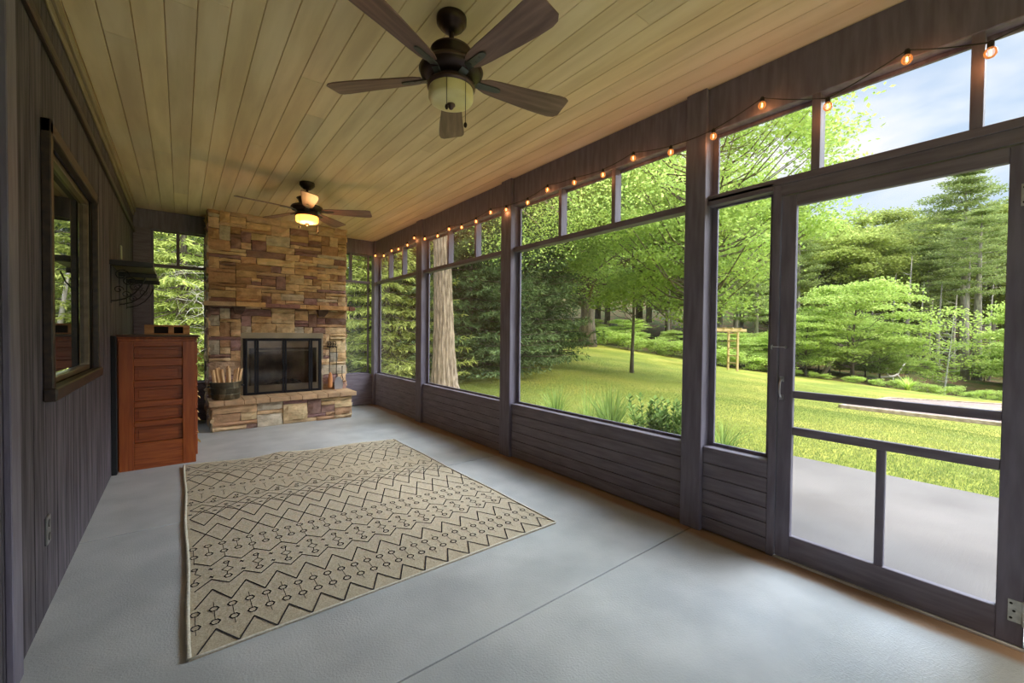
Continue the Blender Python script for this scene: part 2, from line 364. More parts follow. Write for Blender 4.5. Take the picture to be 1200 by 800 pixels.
# ---- screen door ----------------------------------------------------
d = thing('door_1', (XR, .94, .012), 'dark wooden screen door with two mid rails and small hook latch', 'screen door', None, 'structure')
dx0, dx1 = XR+.006, XR+.040
part(MB().box(dx0, dx1, .868, .940, .015, 2.056), 'stile', PAINT, d, bevel=.003)
part(MB().box(dx0, dx1, .032, .108, .015, 2.056), 'stile', PAINT, d, bevel=.003)
part(MB().box(dx0, dx1, .108, .868, 1.992, 2.056), 'rail', PAINT_H, d, bevel=.003)
part(MB().box(dx0, dx1, .108, .868, .015, .150), 'rail', PAINT_H, d, bevel=.003)
part(MB().box(dx0+.004, dx1, .108, .868, .925, .965), 'rail', PAINT_H, d, bevel=.003)
part(MB().box(dx0+.004, dx1, .108, .868, .718, .762), 'rail', PAINT_H, d, bevel=.003)
part(MB().box(dx0+.006, dx1, .470, .505, .150, .718), 'rail', PAINT, d, bevel=.003)
part(MB().add([(dx1-.006, .10, .14), (dx1-.006, .875, .14), (dx1-.006, .875, 2.0), (dx1-.006, .10, 2.0)], [(0,1,2,3)]), 'screen_panel', SCREEN, d)
h = [(dx0, .921, 1.025), (dx0-.022, .921, 1.022), (dx0-.034, .921, 1.0), (dx0-.036, .921, .975), (dx0-.034, .921, .95), (dx0-.022, .921, .930), (dx0, .921, .925)]
b = MB().tube(h, .0055, 8)
for z in (1.027, .923): b.obox((dx0-.002, .921, z), (.003,0,0), (0,.011,0), (0,0,.015))
part(b, 'handle', STEEL, d, smooth=False)
b = MB().tube([(dx0-.001, .905, 1.208), (dx0-.014, .905, 1.208), (dx0-.014, .965, 1.209), (XR-.004, .970, 1.209), (XR+.002, .970, 1.209)], .0028, 6)
b.tube([(dx0-.002, .905, 1.208), (dx0-.012, .905, 1.208)], .008, 8); b.tube([(XR+.001, .972, 1.218), (XR-.014, .972, 1.214), (XR-.014, .972, 1.198), (XR, .972, 1.194)], .0028, 6)
part(b, 'hook_latch', STEEL, d)
for z in (.155, 1.85):
    b = MB().box(dx0-.003, dx0, .036, .075, z-.045, z+.045).tube([(dx0-.006, .031, z-.05), (dx0-.006, .031, z+.05)], .007, 10)
    for dz in (-.03, 0, .03): b.tube([(dx0-.0028, .058+(.008 if dz else 0), z+dz), (dx0-.0045, .058+(.008 if dz else 0), z+dz)], .005, 8, 1)
    part(b, 'hinge', [ZINC, DARK], d, bevel=.001)
st(MB().box(XR, XO+.03, .0, .985, -.0, .012).build('trim_12', noisy('worn_threshold', (.45,.42,.38), (.62,.6,.56), (10,10,10), .5), bevel=.002), 'thin pale threshold strip under the screen door', 'threshold')

# ---- far wall ---------------------------------------------------------
b = MB()
boards(b, XL, XL+.17, 'x', YF, .1, 0, ZC, 1); boards(b, XL+.17, .29, 'x', YF, .09); boards(b, 2.0, XR, 'x', YF, .09)
st(b.build('wall_far', PAINT_H, bevel=.003), 'dark knee wall and corner boards either side of the fireplace', 'wall')
st(MB().box(XL, XR, YF-.004, YF+.11, 2.60, ZC).build('trim_13', PAINT, bevel=.004), 'dark header beam on the far wall', 'beam')
def far_bay(name, x0, x1, mul, label):
    w = thing(name, ((x0+x1)/2, YF, .53), label, 'screen window', None, 'structure'); y = YF; D = .085
    part(MB().box(x0, x1, y-.006, y+D+.03, .53, .548), 'sill', PAINT_H, w, bevel=.003)
    part(MB().box(x0, x1, y, y+D, 2.105, 2.145), 'transom_rail', PAINT_H, w, bevel=.003)
    part(MB().box(mul-.018, mul+.018, y+.004, y+D-.006, 2.145, 2.60), 'mullion', PAINT, w, bevel=.002)
    b = MB().box(x0, x0+.03, y+D-.02, y+D, .548, 2.60).box(x1-.03, x1, y+D-.02, y+D, .548, 2.60).box(x0+.03, x1-.03, y+D-.0195, y+D, .548, .566).box(x0+.03, x1-.03, y+D-.0195, y+D, 2.58, 2.60)
    part(b, 'screen_frame', PAINT, w, bevel=.002)
    part(MB().add([(x0+.02, y+D-.01, .55), (x1-.02, y+D-.01, .55), (x1-.02, y+D-.01, 2.59), (x0+.02, y+D-.01, 2.59)], [(0,1,2,3)]), 'screen_panel', SCREEN, w)
far_bay('window_8', XL+.17, .29, -.025, 'screen window to the left of the stone fireplace')
far_bay('window_9', 2.0, 2.60, 2.27, 'screen window to the right of the stone fireplace')

# ---- near wall (behind the camera) -----------------------------------
b = MB().box(XL, XR, YN-.1, YN, 0, .53).box(XL, XR, YN-.1, YN, 2.56, ZC).box(XL, XL+.15, YN-.1, YN, .53, 2.56).box(1.05, 1.15, YN-.1, YN, .53, 2.56)
st(b.build('wall_near', PAINT), 'dark framed end wall of the porch behind the camera', 'wall')
st(MB().add([(XL, YN-.05, .5), (XR, YN-.05, .5), (XR, YN-.05, 2.6), (XL, YN-.05, 2.6)], [(0,1,2,3)]).build('window_10', SCREEN), 'insect screen filling the near end wall', 'screen window')

# ================================================================== FIREPLACE
def stone_mat():
    m = noisy('ledge_stone', (.72,.70,.66), (1.12,1.08,1.04), (9,9,16), .8, 7, .010, (22,22,34), lo=.32, hi=.66, spec=.25, tint=True)
    return m
STONE = stone_mat(); MORTAR = mat('dark_mortar', (.045,.035,.028), .95)
PAL = [(.58,.43,.22), (.55,.37,.17), (.60,.42,.22), (.50,.33,.16), (.56,.40,.21), (.60,.45,.25), (.42,.25,.12), (.46,.27,.14), (.30,.17,.13), (.27,.15,.14), (.33,.20,.19), (.52,.36,.22), (.42,.38,.29), (.37,.22,.11), (.58,.38,.19), (.24,.14,.11), (.48,.42,.30)]
def veneer(b, u0, u1, z0, z1, P, rnd, holes=(), cu=.06, cz=.047, cool=0., maxh=4):
    """pack rectangles of stone; P(u, z, d) gives the world point d metres proud of the face"""
    nu, nz = round((u1-u0)/cu), round((z1-z0)/cz); cu = (u1-u0)/nu; cz = (z1-z0)/nz
    g = np.zeros((nu, nz), bool)
    for (a0, a1, c0, c1) in holes:
        for i in range(nu):
            for j in range(nz):
                if a0 < u0+(i+.5)*cu < a1 and c0 < z0+(j+.5)*cz < c1: g[i, j] = True
    for j in range(nz):
        for i in range(nu):
            if g[i, j]: continue
            h = rnd.choices((1, 2, 3, 4), (.42, .36, .14, .08))[0]; h = min(h, nz-j, maxh)
            w = rnd.choices((2, 3, 4, 5, 6, 7, 8), (.14, .18, .18, .16, .13, .12, .09))[0]
            if h >= 3: w = rnd.choice((2, 3, 4, 5))
            w0 = 0
            while w0 < w and i+w0 < nu and not g[i+w0, j]: w0 += 1
            w = w0
            if i+w < nu and not g[i+w, j] and (i+w+1 >= nu or g[i+w+1, j]): w += 1
            while h > 1 and g[i:i+w, j:j+h].any(): h -= 1
            g[i:i+w, j:j+h] = True
            jt = lambda s=.004: rnd.uniform(-s, s)
            a0, a1, c0, c1 = u0+i*cu+.003, u0+(i+w)*cu-.003, z0+j*cz+.003, z0+(j+h)*cz-.003
            d = rnd.uniform(.016, .052); t = rnd.choice(PAL); v = rnd.uniform(1.0, 1.35); gm = sum(t)/3*.14; tt = tuple((q*.86+gm)*v for q in t)
            if cool: 
                gmean = sum(tt)/3; tt = tuple(q*(1-cool)+gmean*cool for q in tt)
            # front face as an irregular grid
            kx, kz = max(2, min(5, w)), 2 if h < 3 else 3
            vs = []; 
            for q in range(kz+1):
                for p in range(kx+1):
                    ed = p in (0, kx) or q in (0, kz)
                    uu = a0+(a1-a0)*p/kx + jt(.006); zz = c0+(c1-c0)*q/kz + jt(.005)
                    vs.append(P(uu, zz, d*(.62 if ed else 1)+jt(.008)))
            n1 = kx+1; fs = [(q*n1+p, q*n1+p+1, (q+1)*n1+p+1, (q+1)*n1+p) for q in range(kz) for p in range(kx)]
            ring = [p for p in range(n1)] + [q*n1+kx for q in range(1, kz+1)] + [kz*n1+p for p in range(kx-1, -1, -1)] + [q*n1 for q in range(kz-1, 0, -1)]
            base = len(vs)
            for r_ in ring:
                q, p = divmod(r_, n1); vs.append(P(a0+(a1-a0)*p/kx, c0+(c1-c0)*q/kz, -.01))
            nr = len(ring)
            fs += [(ring[(k+1) % nr], ring[k], base+k, base+(k+1) % nr) for k in range(nr)]
            b.add(vs, fs, 0, tt)
FY = 6.75; FX0, FX1 = .285, 2.02
fp = thing('fireplace', (1.15, FY, 0), 'tall ledge-stone fireplace with raised hearth filling the far wall', 'fireplace')
rnd = random.Random(12)
b = MB()
veneer(b, FX0, FX1, .385, ZC, lambda u, z, d: (u, FY-d+.015, z), rnd, holes=[(.64, 1.69, .3, 1.245)])
veneer(b, FY+.0, YF-.01, .0, ZC, lambda u, z, d: (FX0-d+.015, u, z), rnd)
veneer(b, FY+.0, YF-.01, .0, ZC, lambda u, z, d: (FX1+d-.015, u, z), rnd)
part(b, 'stone_facing', [STONE], fp)
b = MB().box(FX0+.005, .66, FY+.02, YF-.01, 0, ZC).box(1.68, FX1-.005, FY+.02, YF-.01, 0, ZC).box(.66, 1.68, FY+.02, YF-.01, 1.235, ZC).box(.66, 1.68, FY+.02, YF-.01, 0, .37)
part(b, 'mortar_core', MORTAR, fp)
b = MB()
HX0, HX1, HY = .30, 2.0, 6.39
veneer(b, HX0, HX1, 0, .325, lambda u, z, d: (u, HY-d+.02, z), rnd, cz=.054)
veneer(b, HY, FY, 0, .325, lambda u, z, d: (HX0-d+.015, u, z), rnd, cz=.054)
veneer(b, HY, FY, 0, .325, lambda u, z, d: (HX1+d-.015, u, z), rnd, cz=.054)
hb = part(b, 'hearth_base', STONE, fp)
part(MB().box(HX0+.005, HX1-.005, HY+.03, FY, 0, .325), 'mortar_core', MORTAR, fp)
# hearth slab: sandstone blocks in one course
b = MB(); x = .262; rnd2 = random.Random(3)
while x < 2.05:
    x1 = min(x+rnd2.uniform(.13, .26), 2.055)
    if 2.055-x1 < .08: x1 = 2.055
    t = rnd2.uniform(.9, 1.1); j = rnd2.uniform(-.006, .006)
    b.box(x+.002, x1-.002, 6.325+j, FY+.01, .325, .388, 0, (.50*t, .325*t, .175*t)); x = x1
part(b, 'hearth_slab', [noisy('sandstone_slab', (.75,.75,.75), (1.1,1.1,1.1), (9,9,9), .75, 6, .004, (30,30,30), tint=True)], fp, bevel=.008, seg=2)
# mantel: rough stone shelf on two corbels
b = MB(); n = 22
for k in range(n):
    x0 = .225+(2.10-.225)*k/n; x1 = .225+(2.10-.225)*(k+1)/n
yj = [6.545+rnd.uniform(-.012, .012) for _ in range(n+1)]; zj = [1.592+rnd.uniform(-.006, .006) for _ in range(n+1)]
vs = []; 
for k in range(n+1):
    x = .225+(2.10-.225)*k/n; vs += [(x, yj[k], zj[k]), (x, yj[k]+.008, 1.640+rnd.uniform(-.004, .004)), (x, FY+.02, 1.642), (x, FY+.02, 1.592)]
k = 0
while k < n:
    k1 = min(n, k+rnd.choice((1, 2, 3, 4))); dy = rnd.uniform(-.018, .012); t = rnd.choice(PAL); v_ = rnd.uniform(.9, 1.2)
    seg = [(p[0]+(.0025 if q < 4 else -.0025), p[1]+(dy if (q % 4) < 2 else 0), p[2]+(rnd.uniform(0, .012) if q % 4 == 1 else 0)) for q, p in enumerate(vs[4*k:4*k+4]+vs[4*k1:4*k1+4])]
    b.add(seg, [(i, 4+i, 4+(i+1) % 4, (i+1) % 4) for i in range(4)]+[(3,2,1,0), (4,5,6,7)], 0, (t[0]*v_, t[1]*v_*.9, t[2]*v_*.85)); k = k1
ma = part(b, 'mantel', [STONE], fp)
for x in (.61, 1.66):
    b = MB(); w0, w1 = .075, .04
    b.add([(x-w0, FY-.13, 1.592), (x+w0, FY-.13, 1.592), (x+w0, FY, 1.592), (x-w0, FY, 1.592), (x-w0*.9, FY-.13, 1.545), (x+w0*.9, FY-.13, 1.545), (x+w1, FY-.04, 1.49), (x-w1, FY-.04, 1.49), (x+w1, FY, 1.49), (x-w1, FY, 1.49)],
          [(0,1,2,3), (0,4,5,1), (4,7,6,5), (7,9,8,6), (1,5,6,8,2), (0,3,9,7,4)], 0, (.12,.075,.06))
    part(b, 'corbel', [STONE], ma, bevel=.006)
# surround, firebox and glass doors
TAN = noisy('tan_steel_surround', (.27,.225,.15), (.36,.30,.20), (4,4,4), .42, 3, metal=.4)
BX0, BX1, BZ0, BZ1 = .635, 1.685, .388, 1.245
b = MB().box(BX0, BX1, FY-.012, FY+.02, 1.165, BZ1).box(BX0, BX0+.028, FY-.012, FY+.02, BZ0, 1.165).box(BX1-.028, BX1, FY-.012, FY+.02, BZ0, 1.165)
part(b, 'surround', TAN, fp, bevel=.003)
FB = noisy('sooty_firebrick', (.10,.08,.06), (.42,.32,.22), (3,3,3), .9, 5, .004, (20,20,20))
b = MB()
b.add([(.66,FY,.38), (1.66,FY,.38), (1.66,FY,1.17), (.66,FY,1.17), (.80,FY+.42,.38), (1.52,FY+.42,.38), (1.52,FY+.42,1.17), (.80,FY+.42,1.17)], [(4,5,6,7), (0,4,7,3), (1,2,6,5), (0,1,5,4), (3,7,6,2)])
fb = part(b, 'firebox', FB, fp)
b = MB()
for k in range(6): b.tube([(.95+k*.085, FY+.10, .45), (.95+k*.085, FY+.32, .45)], .009, 6)
for y in (.12, .30): b.tube([(.90, FY+y, .44), (1.42, FY+y, .44)], .009, 6)
for x in (.98, 1.34): b.tube([(x, FY+.12, .39), (x, FY+.12, .50)], .01, 6)
part(b, 'grate', IRON, fb)
b = MB()
for k in range(5): b.tube([(.92+k*.06, FY+.13+k*.03, .475+.012*k), (1.42-.05*k, FY+.24-k*.01, .50+.02*k)], [.03, .034-.003*k], 9)
part(b, 'charred_log', noisy('charred_log', (.03,.025,.02), (.17,.12,.08), (14,14,14), .9, 5, .006), fb)
dr = MB()
X0, X1 = .663, 1.657
dr.box(X0, X1, FY-.035, FY-.014, 1.135, 1.165).box(X0, X1, FY-.035, FY-.014, .390, .420)
dr.box(X0, X0+.022, FY-.035, FY-.014, .42, 1.135).box(X1-.022, X1, FY-.035, FY-.014, .42, 1.135)
frm = part(dr, 'door_frame', IRON, fp, bevel=.003)
INR = noisy('tan_inner_panel', (.34,.28,.19), (.46,.38,.26), (5,5,5), .6, 3)
b = MB().box(X0+.022, X1-.022, FY-.010, FY, .42, .515).box(X0+.022, X1-.022, FY-.010, FY, 1.03, 1.135).box(X0+.022, X0+.065, FY-.010, FY, .515, 1.03).box(X1-.065, X1-.022, FY-.010, FY, .515, 1.03)
b.box(.80, 1.52, FY+.05, FY+.06, .98, 1.0)
part(b, 'inner_panel', INR, fp, bevel=.002)
GL2 = bpy.data.materials.new('smoked_fire_glass'); GL2.use_nodes = True; nt = GL2.node_tree; nt.nodes.clear(); N = nt.nodes.new; L = nt.links.new
t_ = N('ShaderNodeBsdfTransparent'); t_.inputs[0].default_value = (.95,.93,.90,1); g_ = N('ShaderNodeBsdfGlossy'); g_.inputs['Roughness'].default_value = .06; fr = N('ShaderNodeFresnel'); fr.inputs[0].default_value = 1.5
mx = N('ShaderNodeMixShader'); L(fr.outputs[0], mx.inputs[0]); L(t_.outputs[0], mx.inputs[1]); L(g_.outputs[0], mx.inputs[2]); oo = N('ShaderNodeOutputMaterial'); L(mx.outputs[0], oo.inputs[0])
def leaf_door(x0, x1, hand):
    b = MB().box(x0, x0+.024, FY-.048, FY-.036, .40, 1.155).box(x1-.024, x1, FY-.048, FY-.036, .40, 1.155).box(x0+.024, x1-.024, FY-.047, FY-.037, .40, .424).box(x0+.024, x1-.024, FY-.047, FY-.037, 1.131, 1.155)
    dd = part(b, 'glass_door', IRON, fp, bevel=.003)
    part(MB().add([(x0+.02, FY-.042, .42), (x1-.02, FY-.042, .42), (x1-.02, FY-.042, 1.135), (x0+.02, FY-.042, 1.135)], [(0,1,2,3)]), 'pane', GL2, dd)
    if hand:
        part(MB().tube([(hand, FY-.048, .80), (hand, FY-.075, .80), (hand, FY-.075, .72), (hand, FY-.048, .72)], .008, 8), 'handle', IRON, dd)
XM = 1.16
leaf_door(X0+.022, .815, 0); leaf_door(.820, XM-.003, XM-.02); leaf_door(XM+.003, 1.500, XM+.02); leaf_door(1.505, X1-.022, 0)

# ---- hearth things ----------------------------------------------------
TX, TY, TZ = .455, 6.53, .3885
TUB = noisy('tarnished_tub_metal', (.16,.14,.09), (.36,.32,.22), (12,12,5), .42, 5, .0015, c3=(.12,.11,.075), metal=.7)
t = thing('metal_tub', (TX, TY, TZ), 'dark tarnished metal tub of split logs on the hearth', 'tub')
b = MB().lathe([(.135,0), (.150,.008), (.168,.215), (.174,.222), (.170,.228), (.160,.222), (.143,.02), (.0,.02)], (TX,TY,TZ), 36, cap=False)
b.lathe([(.135,0),(.0,0)], (TX,TY,TZ), 36, cap=False)
for z in (.07, .15): b.lathe([(.156+z*.06,z-.005), (.162+z*.06,z), (.156+z*.06,z+.005)], (TX,TY,TZ), 36, cap=False)
part(b, 'tub_body', TUB, t, smooth=True)
for s in (-1, 1): part(MB().tube([(TX+s*.166, TY-.04, TZ+.17), (TX+s*.195, TY-.03, TZ+.165), (TX+s*.195, TY+.03, TZ+.165), (TX+s*.166, TY+.04, TZ+.17)], .006, 8), 'handle', IRON, t)
ords = ['leftmost', 'second from the left', 'third from the left', 'fourth from the left', 'fifth from the left', 'sixth from the left', 'seventh from the left', 'third from the right', 'second from the right', 'rightmost']
rnd = random.Random(21)
for k in range(10):
    a = (k-4.5)/4.5; x = TX+a*.105; y = TY-.05+.06*(k % 2)-.02*abs(a); h = .40+rnd.uniform(-.03, .03); lean = a*.05+rnd.uniform(-.035, .035)+(.05 if k == 9 else 0)
    b = MB(); wv = rnd.uniform(.014, .021); r = rnd.uniform(0, 3)
    poly = [(wv*1.3*math.cos(r+q), wv*math.sin(r+q)) for q in (0, 1.3, 2.5, 3.6, 5.0)]
    vs = [(x+p[0], y+p[1], TZ+.028) for p in poly] + [(x+lean+p[0]*.85, y+.02+p[1]*.85, TZ+h+p[0]*.25) for p in poly]
    b.add(vs, [(4,3,2,1,0), (5,6,7,8,9)] + [(q, (q+1) % 5, 5+(q+1) % 5, 5+q) for q in range(5)])
    tag(b.build('split_log', PINE, origin=(x,y,TZ+.03)), 'split pale log standing upright in the tub, %s of ten' % ords[k], 'log', 'split logs standing in the metal tub')

# fire tools hanging on the right of the opening
def pf(px, py, y=FY-.04): 
    d = FW+RT*(px-600)/F_PX+UP*(400-py)/F_PX; s = (y-CAM[1])/d[1]; return CAM+s*d
r = thing('tool_rack', (1.80, FY-.02, 1.02), 'black scrolled iron tool holder hung on the stone', 'tool holder')
b = MB().box(1.735, 1.865, FY-.035, FY-.026, 1.035, 1.05)
for k in range(4):
    x = 1.745+k*.037; b.tube([(x, FY-.03, 1.11), (x+.012, FY-.04, 1.085), (x, FY-.03, 1.06), (x-.004, FY-.055, 1.03), (x, FY-.062, 1.045)], .005, 6)
b.tube([(1.735, FY-.03, 1.115), (1.865, FY-.03, 1.115)], .006, 6); b.box(1.735, 1.865, FY-.033, FY-.026, 1.078, 1.086)
part(b, 'hook_plate', IRON, r)
def rod(name, x, ztop, zbot, label, cat, heads):
    t = thing(name, (x, FY-.06, zbot), label, cat)
    part(MB().tube([(x, FY-.058, ztop), (x-.006, FY-.058, ztop+.018), (x+.006, FY-.058, ztop+.024), (x, FY-.058, ztop), (x, FY-.055, zbot)], .0055, 6), 'shaft', IRON, t)
    for n_, mb_, m_, bev in heads: part(mb_, n_, m_, t, bevel=bev)
brm = MB().lathe([(.016,.0), (.030,.02), (.034,.12), (.026,.20), (.010,.24)], (1.775,FY-.06,.415), 14, sy=.6)
rod('hearth_brush', 1.765, 1.02, .64, 'hearth brush with orange bristles hanging beside the fire doors', 'hearth brush', [('bristles', brm, noisy('orange_bristle', (.42,.16,.05), (.62,.28,.10), (60,60,3), .8), 0)])
sh = MB(); pts = [(-.055,0), (.055,0), (.060,.06), (.052,.12), (.03,.165), (0,.178), (-.03,.165), (-.052,.12), (-.060,.06)]
sx, sz = 1.895, .40
sh.add([(sx+a_, FY-.062, sz+c_) for a_, c_ in pts]+[(sx+a_*1.0, FY-.057, sz+c_) for a_, c_ in pts], [tuple(range(9)), tuple(range(17,8,-1))]+[(i,(i+1)%9,9+(i+1)%9,9+i) for i in range(9)])
sh.tube([(sx+a_, FY-.062, sz+c_) for a_, c_ in pts], .006, 5)
rod('fire_shovel', 1.865, 1.02, .57, 'fireplace shovel with grey rounded blade hanging on the stone', 'shovel', [('blade', sh, STEEL, 0)])
po = MB().tube([(1.95, FY-.05, .60), (1.965, FY-.06, .54), (1.945, FY-.06, .50)], .006, 6)
rod('fire_poker', 1.95, .72, .60, 'short black poker hook hanging right of the shovel', 'poker', [('hook', po, IRON, 0)])

# ================================================================== FURNISHINGS
# ---- chest of drawers, its panelled side towards us --------------------
cx0, cx1, cy0, cy1, ch = -.436, .112, 5.06, 5.95, 1.222
d = thing('chest_of_drawers', (-.16, 5.5, 0), 'tall red-brown wooden chest with panelled side standing against the left wall', 'chest of drawers')
b = MB(); xi0, xi1 = -.334, .012
for x0, x1 in ((cx0, xi0), (xi1, cx1)): b.box(x0, x1, cy0, cy0+.034, .0, 1.17)
part(b, 'stile', CABW, d, bevel=.003)
rows = [(1.008,1.118),(.806,.938),(.619,.750),(.436,.565),(.240,.388)]
b = MB(); zz = [0] + [v for r in reversed(rows) for v in r] + [1.17]
for k in range(0, len(zz), 2): b.box(xi0, xi1, cy0+.002, cy0+.034, zz[k], zz[k+1])
part(b, 'rail', CABH, d, bevel=.003)
for z0, z1 in rows: part(MB().box(xi0+.002, xi1-.002, cy0+.026, cy0+.032, z0+.002, z1-.003).box(xi0+.03, xi1-.03, cy0+.020, cy0+.026, z0+.03, z1-.03), 'panel', CABH, d, bevel=.004)
part(MB().box(xi0-.01, xi1+.01, cy0+.0325, cy0+.0345, .05, 1.1), 'panel_gap_shade', DARK, d)  # black sheet painting shade into the gaps around the panels
part(MB().box(cx0, cx1-.002, cy0+.036, cy1, .0, 1.17).box(cx0-.038, cx0+.004, cy0+.05, cy1-.01, 0, 1.215), 'carcass', [CABW], d, bevel=.003)
b = MB().box(cx0-.002, cx1+.012, cy0-.010, cy1+.01, 1.165, 1.190).box(cx0-.006, cx1+.022, cy0-.020, cy1+.015, 1.190, 1.205)
part(b, 'cornice', CABW, d, bevel=.005, seg=2)
part(MB().box(cx0-.012, cx1+.034, cy0-.032, cy1+.02, 1.205, ch), 'top', CABT, d, bevel=.005, seg=2)
BRASS = mat('aged_brass', (.30,.19,.07), .4, .8)
for k in range(5):
    z0 = .06+k*.222
    dr_ = part(MB().box(cx1-.004, cx1+.014, cy0+.05, cy1-.04, z0, z0+.205), 'drawer', CABW, d, bevel=.004)
    for yy in (cy0+.19, cy1-.2):
        part(MB().tube([(cx1+.012, yy-.04, z0+.12), (cx1+.035, yy-.035, z0+.095), (cx1+.038, yy, z0+.085), (cx1+.035, yy+.035, z0+.095), (cx1+.012, yy+.04, z0+.12)], .005, 6).box(cx1+.012, cx1+.018, yy-.05, yy+.05, z0+.085, z0+.135), 'drawer_pull', BRASS, dr_)
# narrow black strip filling the gap behind the chest
tag(MB().box(XL+.002, XL+.036, 4.985, 5.045, 0, 1.215).build('black_strip', DARK, origin=(XL+.02,5.01,0), bevel=.002), 'narrow black upright strip between the wall and the chest', 'board')

# ---- crate on top ------------------------------------------------------
KR = noisy('orange_crate_wood', (.36,.17,.06), (.54,.30,.12), (5,5,30), .6, 5)
c = thing('wooden_crate', (-.11, 5.6, ch), 'low open wooden tray with cut-out hand holes on top of chest', 'crate')
b = MB(); x0, x1, y0, y1, z0, z1 = -.285, .075, 5.56, 5.80, ch+.001, ch+.098
for (a0, a1) in ((x0, -.212), (-.100, -.055), (.020, x1)): b.box(a0, a1, y0, y0+.012, z0+.01, z1-.018)
b.box(x0, x1, y0, y0+.0125, z1-.018, z1); b.box(x0, x1, y0, y0+.0125, z0, z0+.012)
part(b, 'front_board', KR, c, bevel=.002)
for a0 in (x0, x1-.012): part(MB().box(a0, a0+.012, y0+.0125, y1, z0, z1), 'side_board', KR, c, bevel=.002)
part(MB().box(x0+.012, x1-.012, y1-.012, y1, z0, z1), 'back_board', DARK, c, bevel=.002)  # back and bottom coloured black to stand in for shade inside the tray
part(MB().box(x0+.012, x1-.012, y0+.0125, y1-.012, z0, z0+.01), 'bottom', DARK, c)

# ---- wall shelf ---------------------------------------------------------
s = thing('wall_shelf', (XL, 5.75, 1.83), 'dark wall shelf on scrolled iron brackets high on the left wall', 'shelf')
SH = mat('black_shelf_paint', (.020,.017,.017), .38)
part(MB().box(XL, -.195, 4.97, 6.50, 1.838, 1.868), 'board', noisy('shelf_paint_reflection', (.13,.115,.055), (.20,.17,.08), (20,4,20), .35), s, bevel=.003)  # olive-tan colour paints the underside's window reflection onto the board
part(MB().box(XL, -.190, 4.965, 4.995, 1.826, 1.870), 'lip', SH, s, bevel=.003)
for y in (5.64, 6.44): part(MB().box(XL, -.190, y, y+.045, 1.795, 1.838), 'batten', SH, s, bevel=.003)
def scroll(y):
    b = MB(); pts = []
    b.box(XL, XL+.006, y-.008, y+.008, 1.50, 1.836)
    b.box(XL, -.21, y-.008, y+.008, 1.828, 1.836)
    b.tube([(XL+.005, y, 1.52)]+[(XL+.24*math.sin(a), y, 1.83-.31*math.cos(a)) for a in (.15,.4,.7,1.0,1.3)], .006, 6)
    for (cx, cz, r0, s0) in ((XL+.07, 1.75, .055, 1), (XL+.14, 1.70, .038, -1), (XL+.05, 1.62, .035, 1)):
        b.tube([(cx+r0*(1-k/16)*math.cos(s0*k*.62), y, cz+r0*(1-k/16)*math.sin(s0*k*.62)) for k in range(14)], .004, 5)
    return b
for y in (5.05, 5.7, 6.42): part(scroll(y), 'scroll_bracket', IRON, s)

